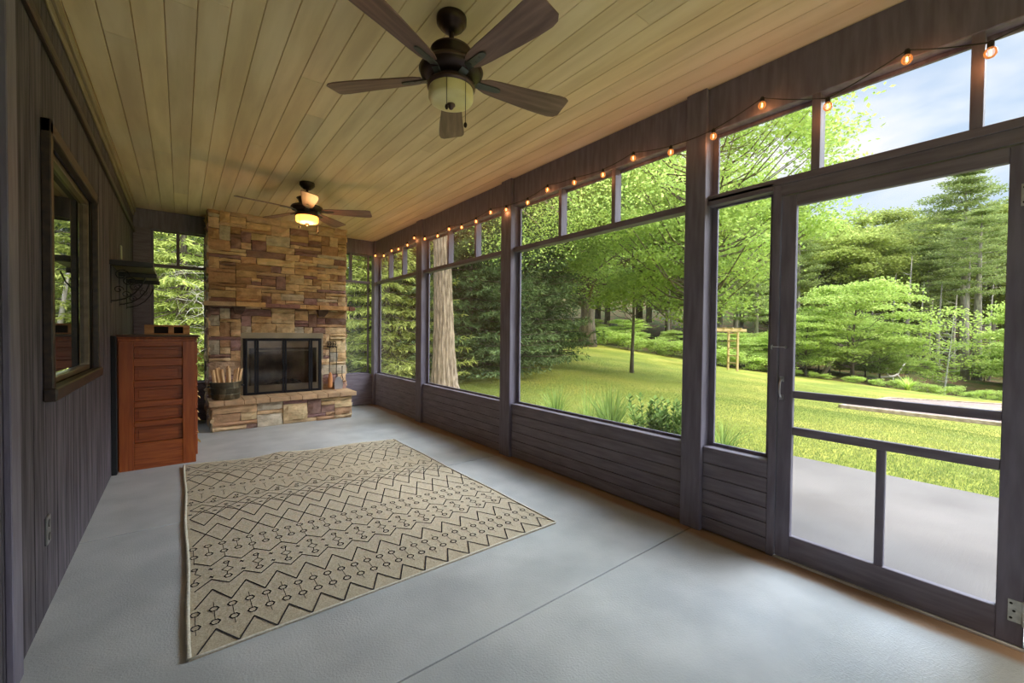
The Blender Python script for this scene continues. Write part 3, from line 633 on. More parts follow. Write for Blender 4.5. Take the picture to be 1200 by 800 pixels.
# ---- rug -----------------------------------------------------------------
def rug():
    X0, X1, Y0, Y1 = .022, 1.968, 2.003, 4.905
    nx, ny = 40, 60; b = MB()
    rr = random.Random(2); ph = [rr.uniform(0, 6) for _ in range(8)]
    def skew(x, y): return (x, Y0+(y-Y0)*(1-.062*(x-X0)/(X1-X0)))
    def hz(x, y):
        e = max(0, (y-4.55)/.35); z = .007+.0018*(math.sin(3.1*x+ph[0])*math.sin(2.3*y+ph[1])+1)
        z += .010*e*e*(math.sin(9*x+ph[2])+1)*.5 + .022*math.exp(-((x-.80)/.10)**2-((y-4.86)/.07)**2)
        return z
    def P(x, y, dz=0.): 
        q = skew(x, y); return (q[0]+.004*math.sin(5*y), q[1], hz(x, y)+dz)
    vs = [P(X0+(X1-X0)*i/nx, Y0+(Y1-Y0)*j/ny) for j in range(ny+1) for i in range(nx+1)]
    b.add(vs, [(j*(nx+1)+i, j*(nx+1)+i+1, (j+1)*(nx+1)+i+1, (j+1)*(nx+1)+i) for j in range(ny) for i in range(nx)])
    # sides down to the floor
    per = [(X0+(X1-X0)*i/nx, Y0) for i in range(nx)] + [(X1, Y0+(Y1-Y0)*j/ny) for j in range(ny)] + [(X1-(X1-X0)*i/nx, Y1) for i in range(nx)] + [(X0, Y1-(Y1-Y0)*j/ny) for j in range(ny)]
    n = len(per); b.add([P(*p) for p in per]+[(P(*p)[0], P(*p)[1], .0005) for p in per], [(i, n+i, n+(i+1) % n, (i+1) % n) for i in range(n)])
    LW = .0068; dz = .0026
    def line(pts, w=LW):
        for (xa, ya), (xb, yb) in zip(pts[:-1], pts[1:]):
            L_ = math.hypot(xb-xa, yb-ya); k = max(1, int(L_/.045))
            if L_ < 1e-6: continue
            nx_, ny_ = -(yb-ya)/L_*w/2, (xb-xa)/L_*w/2; ex, ey = (xb-xa)/L_*w*.4, (yb-ya)/L_*w*.4
            for q in range(k):
                a0 = (xa+(xb-xa)*q/k-ex, ya+(yb-ya)*q/k-ey); a1 = (xa+(xb-xa)*(q+1)/k+ex, ya+(yb-ya)*(q+1)/k+ey)
                if not all(X0+.004 < p_[0] < X1-.004 for p_ in (a0, a1)): continue
                b.add([P(a0[0]-nx_, a0[1]-ny_, dz), P(a1[0]-nx_, a1[1]-ny_, dz), P(a1[0]+nx_, a1[1]+ny_, dz), P(a0[0]+nx_, a0[1]+ny_, dz)], [(0,1,2,3)], 1)
    PER = .1383; xs0 = [.0475+PER*k for k in range(-1, 16)]; xs1 = [x+PER/2 for x in xs0]
    def zig(y0, y1, w=LW): line([p for k in range(len(xs0)) for p in ((xs0[k], y0), (xs1[k], y1))], w)
    def ring(x, y, r=.018, n_=6, w=.006): line([(x+r*math.cos(2*math.pi*q/n_), y+r*1.05*math.sin(2*math.pi*q/n_)) for q in range(n_+1)], w)
    def star(x, y, s=.010): 
        line([(x-s, y-s*.3), (x+s, y+s*.3)], .005); line([(x+s*.3, y-s), (x-s*.3, y+s)], .005); line([(x-s*.7, y+s*.7), (x+s*.7, y-s*.7)], .004)
    def both(fn): 
        for x in xs0+xs1: fn(x)
    def sq(x, y, s=.012): 
        for q in (-1, 0, 1): line([(x-s*(1-.4*abs(q)), y+q*.005), (x+s*(1-.4*abs(q)), y+q*.005)], .006)
    def rings(yl, yh, sd, su):
        both(lambda x: ring(x, yl)); both(lambda x: ring(x, yh)); both(lambda x: line([(x, yl+.018), (x, yh-.018)], .0025))
        for x in xs0: line([(x, yl-.018), (x, sd)], .0025)
        for x in xs1: line([(x, yh+.018), (x, su)], .0025)
    zig(2.012, 2.142); rings(2.196, 2.303, 2.14, 2.36); zig(2.348, 2.484)
    zig(2.508, 2.586)
    for x in xs1: star(x, 2.613); star(x, 2.702)
    for x in xs0:
        ring(x, 2.580, .017); ring(x, 2.737, .013, 6); line([(x, 2.628), (x+.026, 2.655), (x+.002, 2.688), (x-.024, 2.662), (x, 2.628)], .0045); line([(x-.004, 2.600), (x, 2.628)], .004); line([(x+.002, 2.688), (x+.008, 2.722), (x+.014, 2.745)], .004)
    zig(2.818, 2.738); rings(2.892, 3.004, 2.80, 3.004+.02)
    zig(3.045, 3.188); zig(3.330, 3.188); zig(3.500, 3.340)
    zig(3.503, 3.600); zig(3.665, 3.600); zig(3.503, 3.655, .004); zig(3.665, 3.745); zig(3.920, 3.800); zig(3.760, 3.805, .004)
    for x in xs0: sq(x, 3.583)
    for x in xs1: sq(x, 3.675)
    for x in xs0: ring(x-.004, 3.790, .014); ring(x+.006, 3.835, .011)
    both(lambda x: ring(x, 4.104)); both(lambda x: line([(x-.014, 4.02), (x, 4.005), (x+.014, 4.02)], .0035))
    for x in xs1: line([(x, 4.005), (x, 3.90)], .0025)
    zig(4.150, 4.275); zig(4.445, 4.275); zig(4.445, 4.560); zig(4.600, 4.530); zig(4.600, 4.700); zig(4.868, 4.765); zig(4.715, 4.765, .004)
    for x in xs0: sq(x, 4.510); ring(x, 4.740, .014); ring(x+.006, 4.785, .011)
    for x in xs1: sq(x, 4.618)
    m1 = noisy('beige_woven_rug', (.34,.285,.195), (.50,.43,.31), (170,170,170), .95, 2, .0018, (190,190,190), lo=.3, hi=.7, spec=.1)
    r_ = tag(b.build('area_rug', [m1, mat('charcoal_rug_yarn', (.035,.033,.036), .95, spec=.1)], origin=(1,3.4,0)), 'flat beige woven rug with dark zigzag and diamond lines on the concrete floor', 'rug')
    b = MB(); bd = noisy('cream_rug_edging', (.46,.42,.33), (.60,.55,.44), (90,90,90), .9, 2, .002)
    for e in range(4):
        pts = [per[(e_) % n] for e_ in (range(0, nx+1), range(nx, nx+ny+1), range(nx+ny, 2*nx+ny+1), range(2*nx+ny, n+1))[e]]
        rad = (.0042, .0055, .004, .0085)[e]
        b.tube([(P(*p)[0], P(*p)[1], P(*p)[2]+.002) for p in pts], rad, 6)
    bb = b.build('edging', bd, smooth=True); bb.parent = r_; bb.location = (-1, -3.4, 0)
rug()

# ---- ceiling fans ----------------------------------------------------------
BRONZE = mat('oil_rubbed_bronze', (.045,.028,.024), .38, .7)
BRONZE2 = mat('bronze_ring', (.11,.07,.065), .35, .7)
IRONF = mat('grey_iron_bracket', (.13,.14,.13), .4, .7)
BLADE = noisy('walnut_fan_blade', (.13,.072,.058), (.30,.18,.145), (2.2,26,8), .42, 6, .0003, c3=(.215,.125,.10), distort=.5, lo=.3, hi=.7)
CHAINM = mat('chain_metal', (.10,.08,.06), .4, .8)
def ceiling_fan(loc, ang0, label, lit):
    f = thing('ceiling_fan', loc, label, 'ceiling fan', 'ceiling fans on the porch ceiling')
    X, Y, Z = loc
    def pt(mb, name, m, par=f, **k): return part(mb, name, m, par, **k)
    pt(MB().lathe([(.074,0), (.075,-.008), (.074,-.030), (.066,-.036), (.060,-.048), (.048,-.051), (.044,-.062), (.030,-.070), (.018,-.074)], loc, 32), 'canopy', BRONZE, smooth=True)
    pt(MB().tube([(X,Y,Z-.07), (X,Y,Z-.150)], .0125, 12).lathe([(.017,-.142), (.028,-.158)], loc, 16), 'downrod', BRONZE)
    mo = pt(MB().lathe([(.025,-.150), (.085,-.158), (.098,-.166), (.100,-.172), (.088,-.182), (.080,-.215), (.086,-.240), (.092,-.248)], loc, 40).lathe([(.092,-.238), (.120,-.240), (.150,-.252), (.156,-.270), (.150,-.292), (.118,-.308), (.09,-.310)], loc, 40), 'motor_housing', BRONZE, smooth=True)
    pt(MB().lathe([(.101,-.166), (.104,-.170), (.101,-.174)], loc, 40, cap=False).lathe([(.156,-.262), (.160,-.269), (.156,-.276)], loc, 40, cap=False), 'trim_ring', BRONZE2, mo, smooth=True)
    pt(MB().lathe([(.085,-.308), (.098,-.318), (.085,-.330)], loc, 32).lathe([(.085,-.326), (.112,-.330), (.119,-.342), (.119,-.352), (.110,-.358)], loc, 40), 'light_fitter', BRONZE2, smooth=True)
    if lit:
        GB = mat('lit_amber_bowl', (1,.72,.35), .5, emit=(1.0,.36,.055), es=3.4)
    else:
        GB = noisy('cream_glass_bowl', (.80,.68,.30), (.88,.77,.38), (10,10,10), .32); GB.node_tree.nodes['Principled BSDF'].inputs['Subsurface Weight'].default_value = .0
    pt(MB().lathe([(.108,-.350), (.111,-.366), (.111,-.402), (.106,-.414), (.088,-.421), (.045,-.427), (.0,-.429)], loc, 40, cap=False), 'glass_bowl', GB, smooth=True)
    pt(MB().lathe([(.020,-.426), (.021,-.436), (.012,-.446), (.009,-.452), (.0,-.456)], loc, 20, cap=False), 'finial', BRONZE2, smooth=True)
    for k, (dx, dy, zl) in enumerate(((.012, -.118, -.57), (-.075, -.09, -.50)) if not lit else ((.09, -.07, -.52), (-.09, -.07, -.49))):
        ch_ = pt(MB().tube([(X+dx, Y+dy, Z-.345), (X+dx, Y+dy, Z+zl)], .0016, 5), 'pull_chain', CHAINM)
        pt(MB().lathe([(.002,.012), (.007,.006), (.009,-.002), (.006,-.012), (0,-.016)], (X+dx, Y+dy, Z+zl), 10, cap=False), 'chain_knob', BRONZE, ch_)
    # blades: drawn along +x, then turned; the mesh is shared
    global _blade, _iron
    if '_blade' not in globals():
        prof = [(.150,.030,.030), (.19,.046,.047), (.25,.052,.056), (.34,.056,.066), (.44,.061,.078), (.54,.068,.086), (.60,.072,.088), (.635,.070,.080), (.655,.058,.060)]
        b = MB(); t = .003; vs = []
        for x, a_, c_ in prof: vs += [(x,-a_,-t), (x,c_,-t), (x,c_,t), (x,-a_,t)]
        n = len(prof); fs = [(4*k+i, 4*k+4+i, 4*k+4+(i+1) % 4, 4*k+(i+1) % 4) for k in range(n-1) for i in range(4)]+[(3,2,1,0), tuple(4*(n-1)+i for i in range(4))]
        b.add(vs, fs); q = b.build('fan_blade', BLADE); _blade = q.data; bpy.data.objects.remove(q)
        b = MB(); b.prism([(.10,-.020),(.245,-.016),(.262,-.010),(.267,0),(.262,.010),(.245,.016),(.10,.020)], -.010, -.0035)
        b.add([(.085,-.02,-.035),(.12,-.02,-.010),(.12,.02,-.010),(.085,.02,-.035),(.085,-.02,-.042),(.125,-.02,-.017),(.125,.02,-.017),(.085,.02,-.042)], [(0,1,2,3),(7,6,5,4),(0,4,5,1),(1,5,6,2),(2,6,7,3),(3,7,4,0)])
        for xx, yy in ((.16,0),(.225,-.0),(.19,.009)): b.lathe([(.005,-.0125),(.004,-.0095)], (xx,yy,0), 8)
        q = b.build('blade_bracket', IRONF); _iron = q.data; bpy.data.objects.remove(q)
    for k in range(5):
        a = R_(ang0+72*k)
        bl = bpy.data.objects.new('blade', _blade); C.objects.link(bl); bl.parent = f
        bl.location = (0, 0, -.292); bl.rotation_euler = Matrix.Rotation(a, 3, 'Z').to_euler() if False else (Matrix.Rotation(a, 3, 'Z') @ Matrix.Rotation(R_(-12), 3, 'X')).to_euler()
        ir = bpy.data.objects.new('blade_bracket', _iron); C.objects.link(ir); ir.parent = bl
    if lit:
        for dz, e in ((-.47, 9), (-.20, 0)):
            if not e: continue
            l = bpy.data.lights.new('fan_lamp', 'POINT'); l.energy = e; l.color = (1,.50,.18); l.shadow_soft_size = .08
            lo = bpy.data.objects.new('fan_lamp', l); C.objects.link(lo); lo.parent = f; lo.location = (0,0,dz)
    return f
ceiling_fan((1.072, 1.875, ZC), -85, 'dark bronze ceiling fan with walnut blades and unlit cream bowl, nearest the camera', False)
ceiling_fan((1.063, 4.895, ZC), -101, 'dark bronze ceiling fan with glowing orange bowl, in front of the fireplace', True)

# ---- string lights ------------------------------------------------------------
def sl():
    bulbs = [(439.8,299.7),(449.8,299.7),(459,293.8),(466.9,292),(477.5,287.3),(485.4,279),(497.8,279.9),(512.8,276.4),(526.3,268.5),(541.1,266.4),(557.9,259.6),(574.9,249),(593.1,245.8),
             (618.4,237.4),(641.5,222.4),(673,214),(706.6,205),(742,185.5),(786,178.6),(836,160),(893,123.6),(970,125),(1062.8,70),(1160.8,62)]
    xw = XR-.045; pts = []
    for (px, py) in bulbs:
        d = FW+RT*(px-600)/F_PX+UP*(400-py)/F_PX; s = (xw-CAM[0])/d[0]; pts.append(CAM+s*d)
    pts += [np.array([xw, -.35, 2.60]), np.array([xw, -.9, 2.56]), np.array([xw, -1.5, 2.58])]
    root = thing('string_lights', (xw, 3.5, 2.58), 'black cord of small glowing orange bulbs strung along the right header beam', 'string lights')
    BG = bpy.data.materials.new('clear_bulb_glass'); BG.use_nodes = True; nt = BG.node_tree; nt.nodes.clear(); N = nt.nodes.new; L = nt.links.new
    t = N('ShaderNodeBsdfTransparent'); g = N('ShaderNodeBsdfGlossy'); g.inputs['Roughness'].default_value = .08
    e = N('ShaderNodeEmission'); e.inputs[0].default_value = (1,.30,.06,1); e.inputs[1].default_value = 1.6
    lw = N('ShaderNodeLayerWeight'); lw.inputs[0].default_value = .35; m = N('ShaderNodeMixShader'); L(lw.outputs['Fresnel'], m.inputs[0]); L(t.outputs[0], m.inputs[1]); L(g.outputs[0], m.inputs[2])
    m2 = N('ShaderNodeMixShader'); m2.inputs[0].default_value = .16; L(m.outputs[0], m2.inputs[1]); L(e.outputs[0], m2.inputs[2]); o = N('ShaderNodeOutputMaterial'); L(m2.outputs[0], o.inputs[0])
    FIL = mat('glowing_filament', (1,.5,.2), .5, emit=(1,.42,.10), es=10); SOC = mat('black_socket', (.012,.012,.012), .5)
    # cord through the sockets with a slight sag
    cp = []
    tops = [p+np.array([0,0,.044]) for p in pts]
    for a, b_ in zip(tops[:-1], tops[1:]):
        L_ = np.linalg.norm(b_-a)
        for q in range(6): u = q/6; cp.append(a+(b_-a)*u-np.array([0,0,.10*L_*u*(1-u)]))
    cp.append(tops[-1])
    part(MB().tube(cp, .0028, 6), 'cord', SOC, root)
    rr = random.Random(8)
    for p in pts:
        mb = MB().lathe([(.0,-.021), (.012,-.018), (.0195,-.008), (.021,.002), (.018,.013), (.011,.021), (.009,.024)], p, 14, cap=False)
        bu = part(mb, 'bulb', BG, root, smooth=True)
        part(MB().lathe([(.0095,.020), (.0115,.022), (.0115,.040), (.008,.048)], p, 12), 'bulb_socket', SOC, bu)
        part(MB().lathe([(.0,-.010), (.0045,-.006), (.0045,.010), (.0,.016)], p, 8, cap=False), 'filament', FIL, bu)
        l = bpy.data.lights.new('bulb_glow', 'POINT'); l.energy = .35; l.color = (1,.38,.12); l.shadow_soft_size = .02
        lo = bpy.data.objects.new('bulb_glow', l); C.objects.link(lo); lo.parent = bu; lo.location = Vector(p)+Vector((-.012,0,-.03))
sl()

# ================================================================== OUTDOORS
# terrain: a smooth surface through measured spots of the yard
_cp_ = [(3,-8,-.13),(3,0,-.13),(3,4,-.13),(3,9,-.13),(0,10,-.13),(-8,14,-.1),(6,0,-.13),(6,4,-.13),(7,8,-.12),(-20,20,.2),(0,30,.4),(-30,50,2),(0,60,3),(5,-14,-.3),(12,-12,-.9),(25,-25,-1.5)]
for px, py, d in [(740,437,15),(640,410,24),(690,403,27),(800,422,24),(620,455,10.4),(855,434,22),(930,441,24),(1050,455,20),(1170,468,17),(985,478,11),(1175,498,10),(540,452,11),
                  (1170,446,31),(1060,440,33),(940,428,34),(800,412,36),(690,398,38),(900,330,75),(1100,335,75),(700,345,75),(1300,470,30),(1300,350,75),(500,395,25),(550,360,70),(600,400,22)]:
    _cp_.append(tuple(at(px, py, d)))
_cp_ = np.array(_cp_); _K = lambda r2: np.where(r2 > 0, r2*np.log(r2+1e-9)*.5, 0)
_n = len(_cp_); _d2 = ((_cp_[:,None,:2]-_cp_[None,:,:2])**2).sum(-1)
_A = np.zeros((_n+3, _n+3)); _A[:_n,:_n] = _K(_d2)+np.eye(_n)*8.0; _A[:_n,_n] = 1; _A[:_n,_n+1:] = _cp_[:,:2]; _A[_n:,:_n] = _A[:_n,_n:].T
_w = np.linalg.solve(_A, np.concatenate([_cp_[:,2], [0,0,0]]))
# edge of the mown lawn, as distance from the door by bearing
_EDGE = np.array([(-40,9.5),(0,9),(440,11),(540,14),(600,17),(640,24),(690,28),(760,26),(800,25),(860,23.5),(930,24),(1000,22),(1050,20.3),(1110,18.6),(1170,17.2),(1400,14)])
def _pxof(x, y):
    v = np.stack([x, y], -1); fwd = v@FW[:2]; s = v@RT[:2]; return np.where(fwd > .3, 600+F_PX*s/np.maximum(fwd, .3), np.where(s > 0, 1600, -300)), fwd
def ground(x, y):
    x = np.asarray(x, float); y = np.asarray(y, float); P = np.stack([x, y], -1)
    d2 = ((P[...,None,:]-_cp_[:,:2])**2).sum(-1); z = (_K(d2)*_w[:_n]).sum(-1)+_w[_n]+_w[_n+1]*x+_w[_n+2]*y
    dist = np.hypot(np.maximum(x-2.8, 0)*(1), 0); near = np.clip((np.hypot(x-3, y-3)-3)/6, 0, 1)
    z = z*near-.13*(1-near)
    px, fwd = _pxof(x, y); e = np.interp(px, _EDGE[:,0], _EDGE[:,1]); t = fwd-e
    cw = np.clip((px-1000)/80, 0, 1); z = z-cw*1.0*np.exp(-((t-4.5)/2.6)**2)+cw*.45*np.exp(-((t-10)/1.8)**2)
    return z
def gz(x, y): return float(ground(x, y))
def hit(px, py, dmax=70):
    """where the line of sight through a pixel meets the ground"""
    for d in np.arange(3, dmax, .1):
        p = at(px, py, d)
        if p[2] <= gz(p[0], p[1]): return np.array([p[0], p[1], gz(p[0], p[1])])
    p = at(px, py, dmax); return np.array([p[0], p[1], gz(p[0], p[1])])
def spot(px, d):
    p = at(px, 400, d); return np.array([p[0], p[1], gz(p[0], p[1])])

def ground_mesh():
    f = lambda u, a, s: np.sinh(u*a)/np.sinh(a)*s
    U = np.linspace(-1, 1, 211); xs = 8+f(U, 3.2, 95); ys = 6+f(U, 3.2, 95)
    X, Y = np.meshgrid(xs, ys); Z = ground(X, Y)
    px, fwd = _pxof(X, Y); e = np.interp(px, _EDGE[:,0], _EDGE[:,1]); rr = np.random.RandomState(5)
    w = np.clip((fwd-e+.6*np.sin(X*1.3)*np.cos(Y*1.7))/.8, 0, 1)
    w = np.where((Y < 7.3) & (fwd < 6), 0, w)
    Z = np.where((X < 2.72) & (Y < 7.4) & (X > -6), -.16, Z)
    n = len(xs); me = bpy.data.meshes.new('ground')
    V = np.stack([X, Y, Z], -1).reshape(-1, 3); idx = np.arange(n*n).reshape(n, n)
    Q = np.stack([idx[:-1,:-1], idx[:-1,1:], idx[1:,1:], idx[1:,:-1]], -1).reshape(-1, 4)
    me.vertices.add(len(V)); me.vertices.foreach_set('co', V.ravel()); me.loops.add(Q.size); me.loops.foreach_set('vertex_index', Q.ravel().astype(np.int32))
    me.polygons.add(len(Q)); me.polygons.foreach_set('loop_start', np.arange(0, Q.size, 4, dtype=np.int32)); me.polygons.foreach_set('loop_total', np.full(len(Q), 4, np.int32))
    a = me.attributes.new('woods', 'FLOAT', 'POINT'); a.data.foreach_set('value', w.ravel().astype(np.float32))
    me.polygons.foreach_set('use_smooth', [True]*len(Q)); me.update(calc_edges=True)
    m = noisy('mown_lawn', (.165,.20,.030), (.33,.305,.060), (.45,.45,.45), .9, 6, .03, (26,26,26), c3=(.245,.26,.042), lo=.36, hi=.64, spec=.1)  # yellow patches mix grass tone with sunny spots painted into the colour
    nt = m.node_tree; N = nt.nodes.new; L = nt.links.new; bs = nt.nodes['Principled BSDF']; src = bs.inputs['Base Color'].links[0].from_socket
    tc = N('ShaderNodeTexCoord'); nz = N('ShaderNodeTexNoise'); nz.inputs['Scale'].default_value = 13; nz.inputs['Detail'].default_value = 6; L(tc.outputs['Object'], nz.inputs['Vector'])
    c1 = N('ShaderNodeMapRange'); c1.inputs['From Min'].default_value = .3; c1.inputs['From Max'].default_value = .7; c1.inputs['To Min'].default_value = .72; c1.inputs['To Max'].default_value = 1.3; L(nz.outputs['Fac'], c1.inputs[0])
    mu = N('ShaderNodeMix'); mu.data_type = 'RGBA'; mu.blend_type = 'MULTIPLY'; mu.inputs[0].default_value = 1; L(src, mu.inputs[6]); L(c1.outputs[0], mu.inputs[7])
    n2 = N('ShaderNodeTexNoise'); n2.inputs['Scale'].default_value = 1.1; n2.inputs['Detail'].default_value = 7; L(tc.outputs['Object'], n2.inputs['Vector'])
    cr = N('ShaderNodeValToRGB'); e_ = cr.color_ramp.elements; e_[0].position = .38; e_[0].color = (.045,.075,.012,1); e_[1].position = .62; e_[1].color = (.13,.080,.040,1); L(n2.outputs['Fac'], cr.inputs[0])
    at_ = N('ShaderNodeAttribute'); at_.attribute_name = 'woods'; mx = N('ShaderNodeMix'); mx.data_type = 'RGBA'
    L(at_.outputs['Fac'], mx.inputs[0]); L(mu.outputs[2], mx.inputs[6]); L(cr.outputs[0], mx.inputs[7]); L(mx.outputs[2], bs.inputs['Base Color'])
    me.materials.append(m); o = bpy.data.objects.new('ground', me); C.objects.link(o)
    tag(o, 'sunny yellow-green lawn rolling away to the edge of the woods', 'lawn', None, 'structure')
ground_mesh()
m_ = noisy('broom_finished_concrete', (.125,.108,.098), (.185,.162,.148), (1.2,1.2,1.2), .85, 6, .0015, (6,120,6))
st(MB().box(XO, 5.32, -4.5, 1.95, -.2, -.05).build('patio', m_, bevel=.008), 'pale concrete patio slab outside the screen door', 'patio')
# creek
b = MB(); pts = [at(px, 400, float(np.interp(px, _EDGE[:,0], _EDGE[:,1]))+o_)[:2] for o_ in (1.0, 9.0) for px in range(960, 1420, 20)]
k = len(pts)//2; zw = float(min(gz(*p) for p in [spot(px, float(np.interp(px, _EDGE[:,0], _EDGE[:,1]))+4.5)[:2] for px in (1100, 1140, 1170)]))+.42
b.add([(p[0], p[1], zw) for p in pts], [(i, i+1, k+i+1, k+i) for i in range(k-1)])
st(b.build('creek', mat('creek_water', (.05,.045,.03), .08, 0, .6)), 'still brown creek between the lawn and the wooded bank', 'water')

# ---- gravel pad with timber edging --------------------------------------
G = [hit(985,478), hit(1042,468), hit(1215,478), hit(1215,504)]
gc = sum(G)/4
g = thing('gravel_pad', tuple(gc), 'pinkish gravel pad framed by weathered timbers in the lawn', 'gravel pad')
GR = noisy('pink_gravel', (.17,.115,.095), (.36,.265,.235), (38,38,38), .95, 4, .012, (60,60,60))
part(MB().add([tuple(p+np.array([0,0,.05])) for p in G], [(0,3,2,1)]), 'gravel_bed', GR, g)
TMB = noisy('weathered_timber', (.22,.17,.12), (.42,.35,.27), (8,8,20), .85, 4, .004)
for i, j in ((0,1), (0,3), (1,2)):
    a_, c_ = G[i], G[j]; dd = (c_-a_)/np.linalg.norm(c_-a_); nn = np.cross(dd, [0,0,1])
    b = MB(); b.obox((a_+c_)/2+np.array([0,0,.03]), (c_-a_)/2*1.01, nn*.05, (0,0,.055)); part(b, 'timber_edging', TMB, g, bevel=.008)
q = hit(1152, 486)
tag(MB().obox(q+np.array([0,0,.10]), (.42,-.2,0), (.14,.30,0), (0,0,.10)).build('stone_block', noisy('mossy_block', (.20,.17,.12), (.36,.31,.22), (8,8,8), .9, 5, .02), origin=q, bevel=.03, seg=2), 'low mossy stone block at the far side of the gravel pad', 'stone block')

# ---- wooden arbor ----------------------------------------------------------
A0 = spot(848, 21.5); dd = RT*np.array([1,1,0]); dd /= np.linalg.norm(dd); nn = np.array([-dd[1], dd[0], 0])
ar = thing('garden_arbor', tuple(A0), 'pale new wooden garden arbor with ladder sides at the edge of the lawn', 'arbor')
AW = noisy('new_pale_lumber', (.50,.36,.17), (.66,.50,.27), (8,8,30), .7, 4); az = A0[2]
for s in (0, -1.9):
    base = A0+dd*(.48+s)
    for e in (-.45, .45): part(MB().obox(base+nn*e+np.array([0,0,1.0]), dd*.045, nn*.045, (0,0,1.02)), 'post', AW, ar, bevel=.006)
    for k in range(5): part(MB().obox(base+np.array([0,0,.35+k*.38]), dd*.02, nn*.45, (0,0,.03)), 'rung', AW, ar, bevel=.004)
for e in (-.5, .5): part(MB().obox(A0+dd*(-.47)+nn*e+np.array([0,0,2.02]), dd*1.35, nn*.022, (0,0,.065)), 'beam', AW, ar, bevel=.006)
for k in range(6): part(MB().obox(A0+dd*(.55-k*.41)+np.array([0,0,2.11]), dd*.022, nn*.66, (0,0,.04)), 'rafter', AW, ar, bevel=.004)

# ================================================================== PLANTS
def unit(v): return v/(np.linalg.norm(v, axis=-1, keepdims=True)+1e-9)
def leaves(Cn, size, rs, up=.55, aspect=.62, droop=0.):
    """one rhombic blade per centre, mostly facing up"""
    n = len(Cn); nr = unit(rs.normal(size=(n,3))+np.array([0,0,up*2.2])); a = unit(np.cross(nr, rs.normal(size=(n,3)))); b_ = np.cross(nr, a)
    s = (size*rs.uniform(.7,1.3,n))[:,None]; a = a*s; b_ = b_*s*aspect; a[:,2] -= droop*s[:,0]
    return np.stack([Cn-a, Cn-b_*.9+a*.1, Cn+a, Cn+b_*.9+a*.1], 1)
def blades(B, D, w, rs):
    """thin needles / blades from B along D"""
    W = unit(np.cross(D, rs.normal(size=D.shape)))*w; return np.stack([B, B+D*.45-W, B+D, B+D*.45+W], 1)

def p_broad(seed, H=10., cr=3.2, cb=2.5, tr=.18, nb=60, per=170, ls=.13, flat=.45, blob=.85, layered=False, lean=0.):
    rs = np.random.RandomState(seed); t = MB(); top = np.array([lean*H, 0, H*.86])
    ax = [np.array([lean*H*s*.9+.10*math.sin(s*5+seed)*s, .10*math.cos(s*4+seed)*s, H*.86*s]) for s in np.linspace(0, 1, 9)]; ax[0][2] = -.4
    t.tube(ax, [tr*1.45]+[tr*(1-.86*s) for s in np.linspace(0, 1, 9)][1:], 10)
    Vs = []; cz, rz = (cb+H)/2, (H-cb)/2
    for k in range(nb):
        th = rs.uniform(0, 6.283); ph = math.acos(rs.uniform(-1, 1)); rr = rs.uniform(.45, 1.)**.6
        c = np.array([lean*H*.7+cr*rr*math.sin(ph)*math.cos(th), cr*rr*math.sin(ph)*math.sin(th), cz+rz*rr*math.cos(ph)])
        if c[2] < cb*.8: c[2] = cb*.8+rs.uniform(0, .5)
        s = min(.97, max(.12, (c[2]-np.hypot(c[0], c[1])*.55)/H/.86)); i = s*8; i0 = int(i); a0 = ax[i0]+(ax[min(8, i0+1)]-ax[i0])*(i-i0)
        m = (a0+c)/2+np.array([0,0,-.12*np.linalg.norm(c-a0)]); r0 = tr*.34*(1-s*.7); t.tube([a0, m, c], [r0, r0*.6, r0*.2], 5, cap=False)
        n = int(per*rs.uniform(.6, 1.4)); g = np.clip(rs.normal(size=(n,3)), -1.8, 1.8)*np.array([blob, blob, blob*flat])*.55*rs.uniform(.8, 1.25)
        if layered: g[:,2] *= .45; g[:,2] -= .12*np.hypot(g[:,0], g[:,1])
        Vs.append(c+g)
    P_ = np.concatenate(Vs); V = leaves(P_, ls, rs)
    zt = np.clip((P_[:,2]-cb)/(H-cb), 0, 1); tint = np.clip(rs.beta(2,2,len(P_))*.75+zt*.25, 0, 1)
    return t, V, tint, H
def p_spruce(seed, H=9., Rb=2.4, nw=34, nbr=8, dens=9, w=.020, ln=.16, droop=.28, bare=.05, tr=.15):
    rs = np.random.RandomState(seed); t = MB(); t.tube([(0,0,-.4), (0,0,H*.5), (0,0,H)], [tr*1.2, tr*.6, .015], 9)
    B, D, T = [], [], []
    for k in range(nw):
        s = k/(nw-1); z = H*(bare+(1-bare)*s**.92); L_ = Rb*(1-s)**.78+.15
        for q in range(nbr):
            th = q*6.283/nbr+k*1.9+rs.uniform(-.25, .25); l = L_*rs.uniform(.75, 1.12); u = np.array([math.cos(th), math.sin(th), 0]); sd = np.array([-u[1], u[0], 0])
            f = lambda x: np.array([0,0,z])+u*l*x+np.array([0,0,-droop*l*x+.22*l*x*x])
            t.tube([f(0), f(.5), f(1)], [.018, .012, .004], 4, cap=False)
            m = max(3, int(dens*l))
            for j in range(m):
                x = .12+.88*(j+rs.uniform(0, 1))/m; p = f(x); tl = l*.34*(1.08-x)+.10
                for sg in (-1, 1):
                    dv = unit(u*.75+sd*sg*rs.uniform(.6, 1.1)+np.array([0,0,-.25-droop*.5]))*tl; n = max(4, int(tl/.035)); xs = rs.uniform(0, 1, n)[:,None]
                    b0 = p+dv*xs; d0 = unit(dv/tl*.9+rs.normal(size=(n,3))*.55+np.array([0,0,-.05]))*ln*rs.uniform(.7, 1.3, n)[:,None]
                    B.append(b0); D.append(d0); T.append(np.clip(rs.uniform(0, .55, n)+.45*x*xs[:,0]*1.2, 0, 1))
    B = np.concatenate(B); D = np.concatenate(D); return t, blades(B, D, w, rs), np.concatenate(T), H
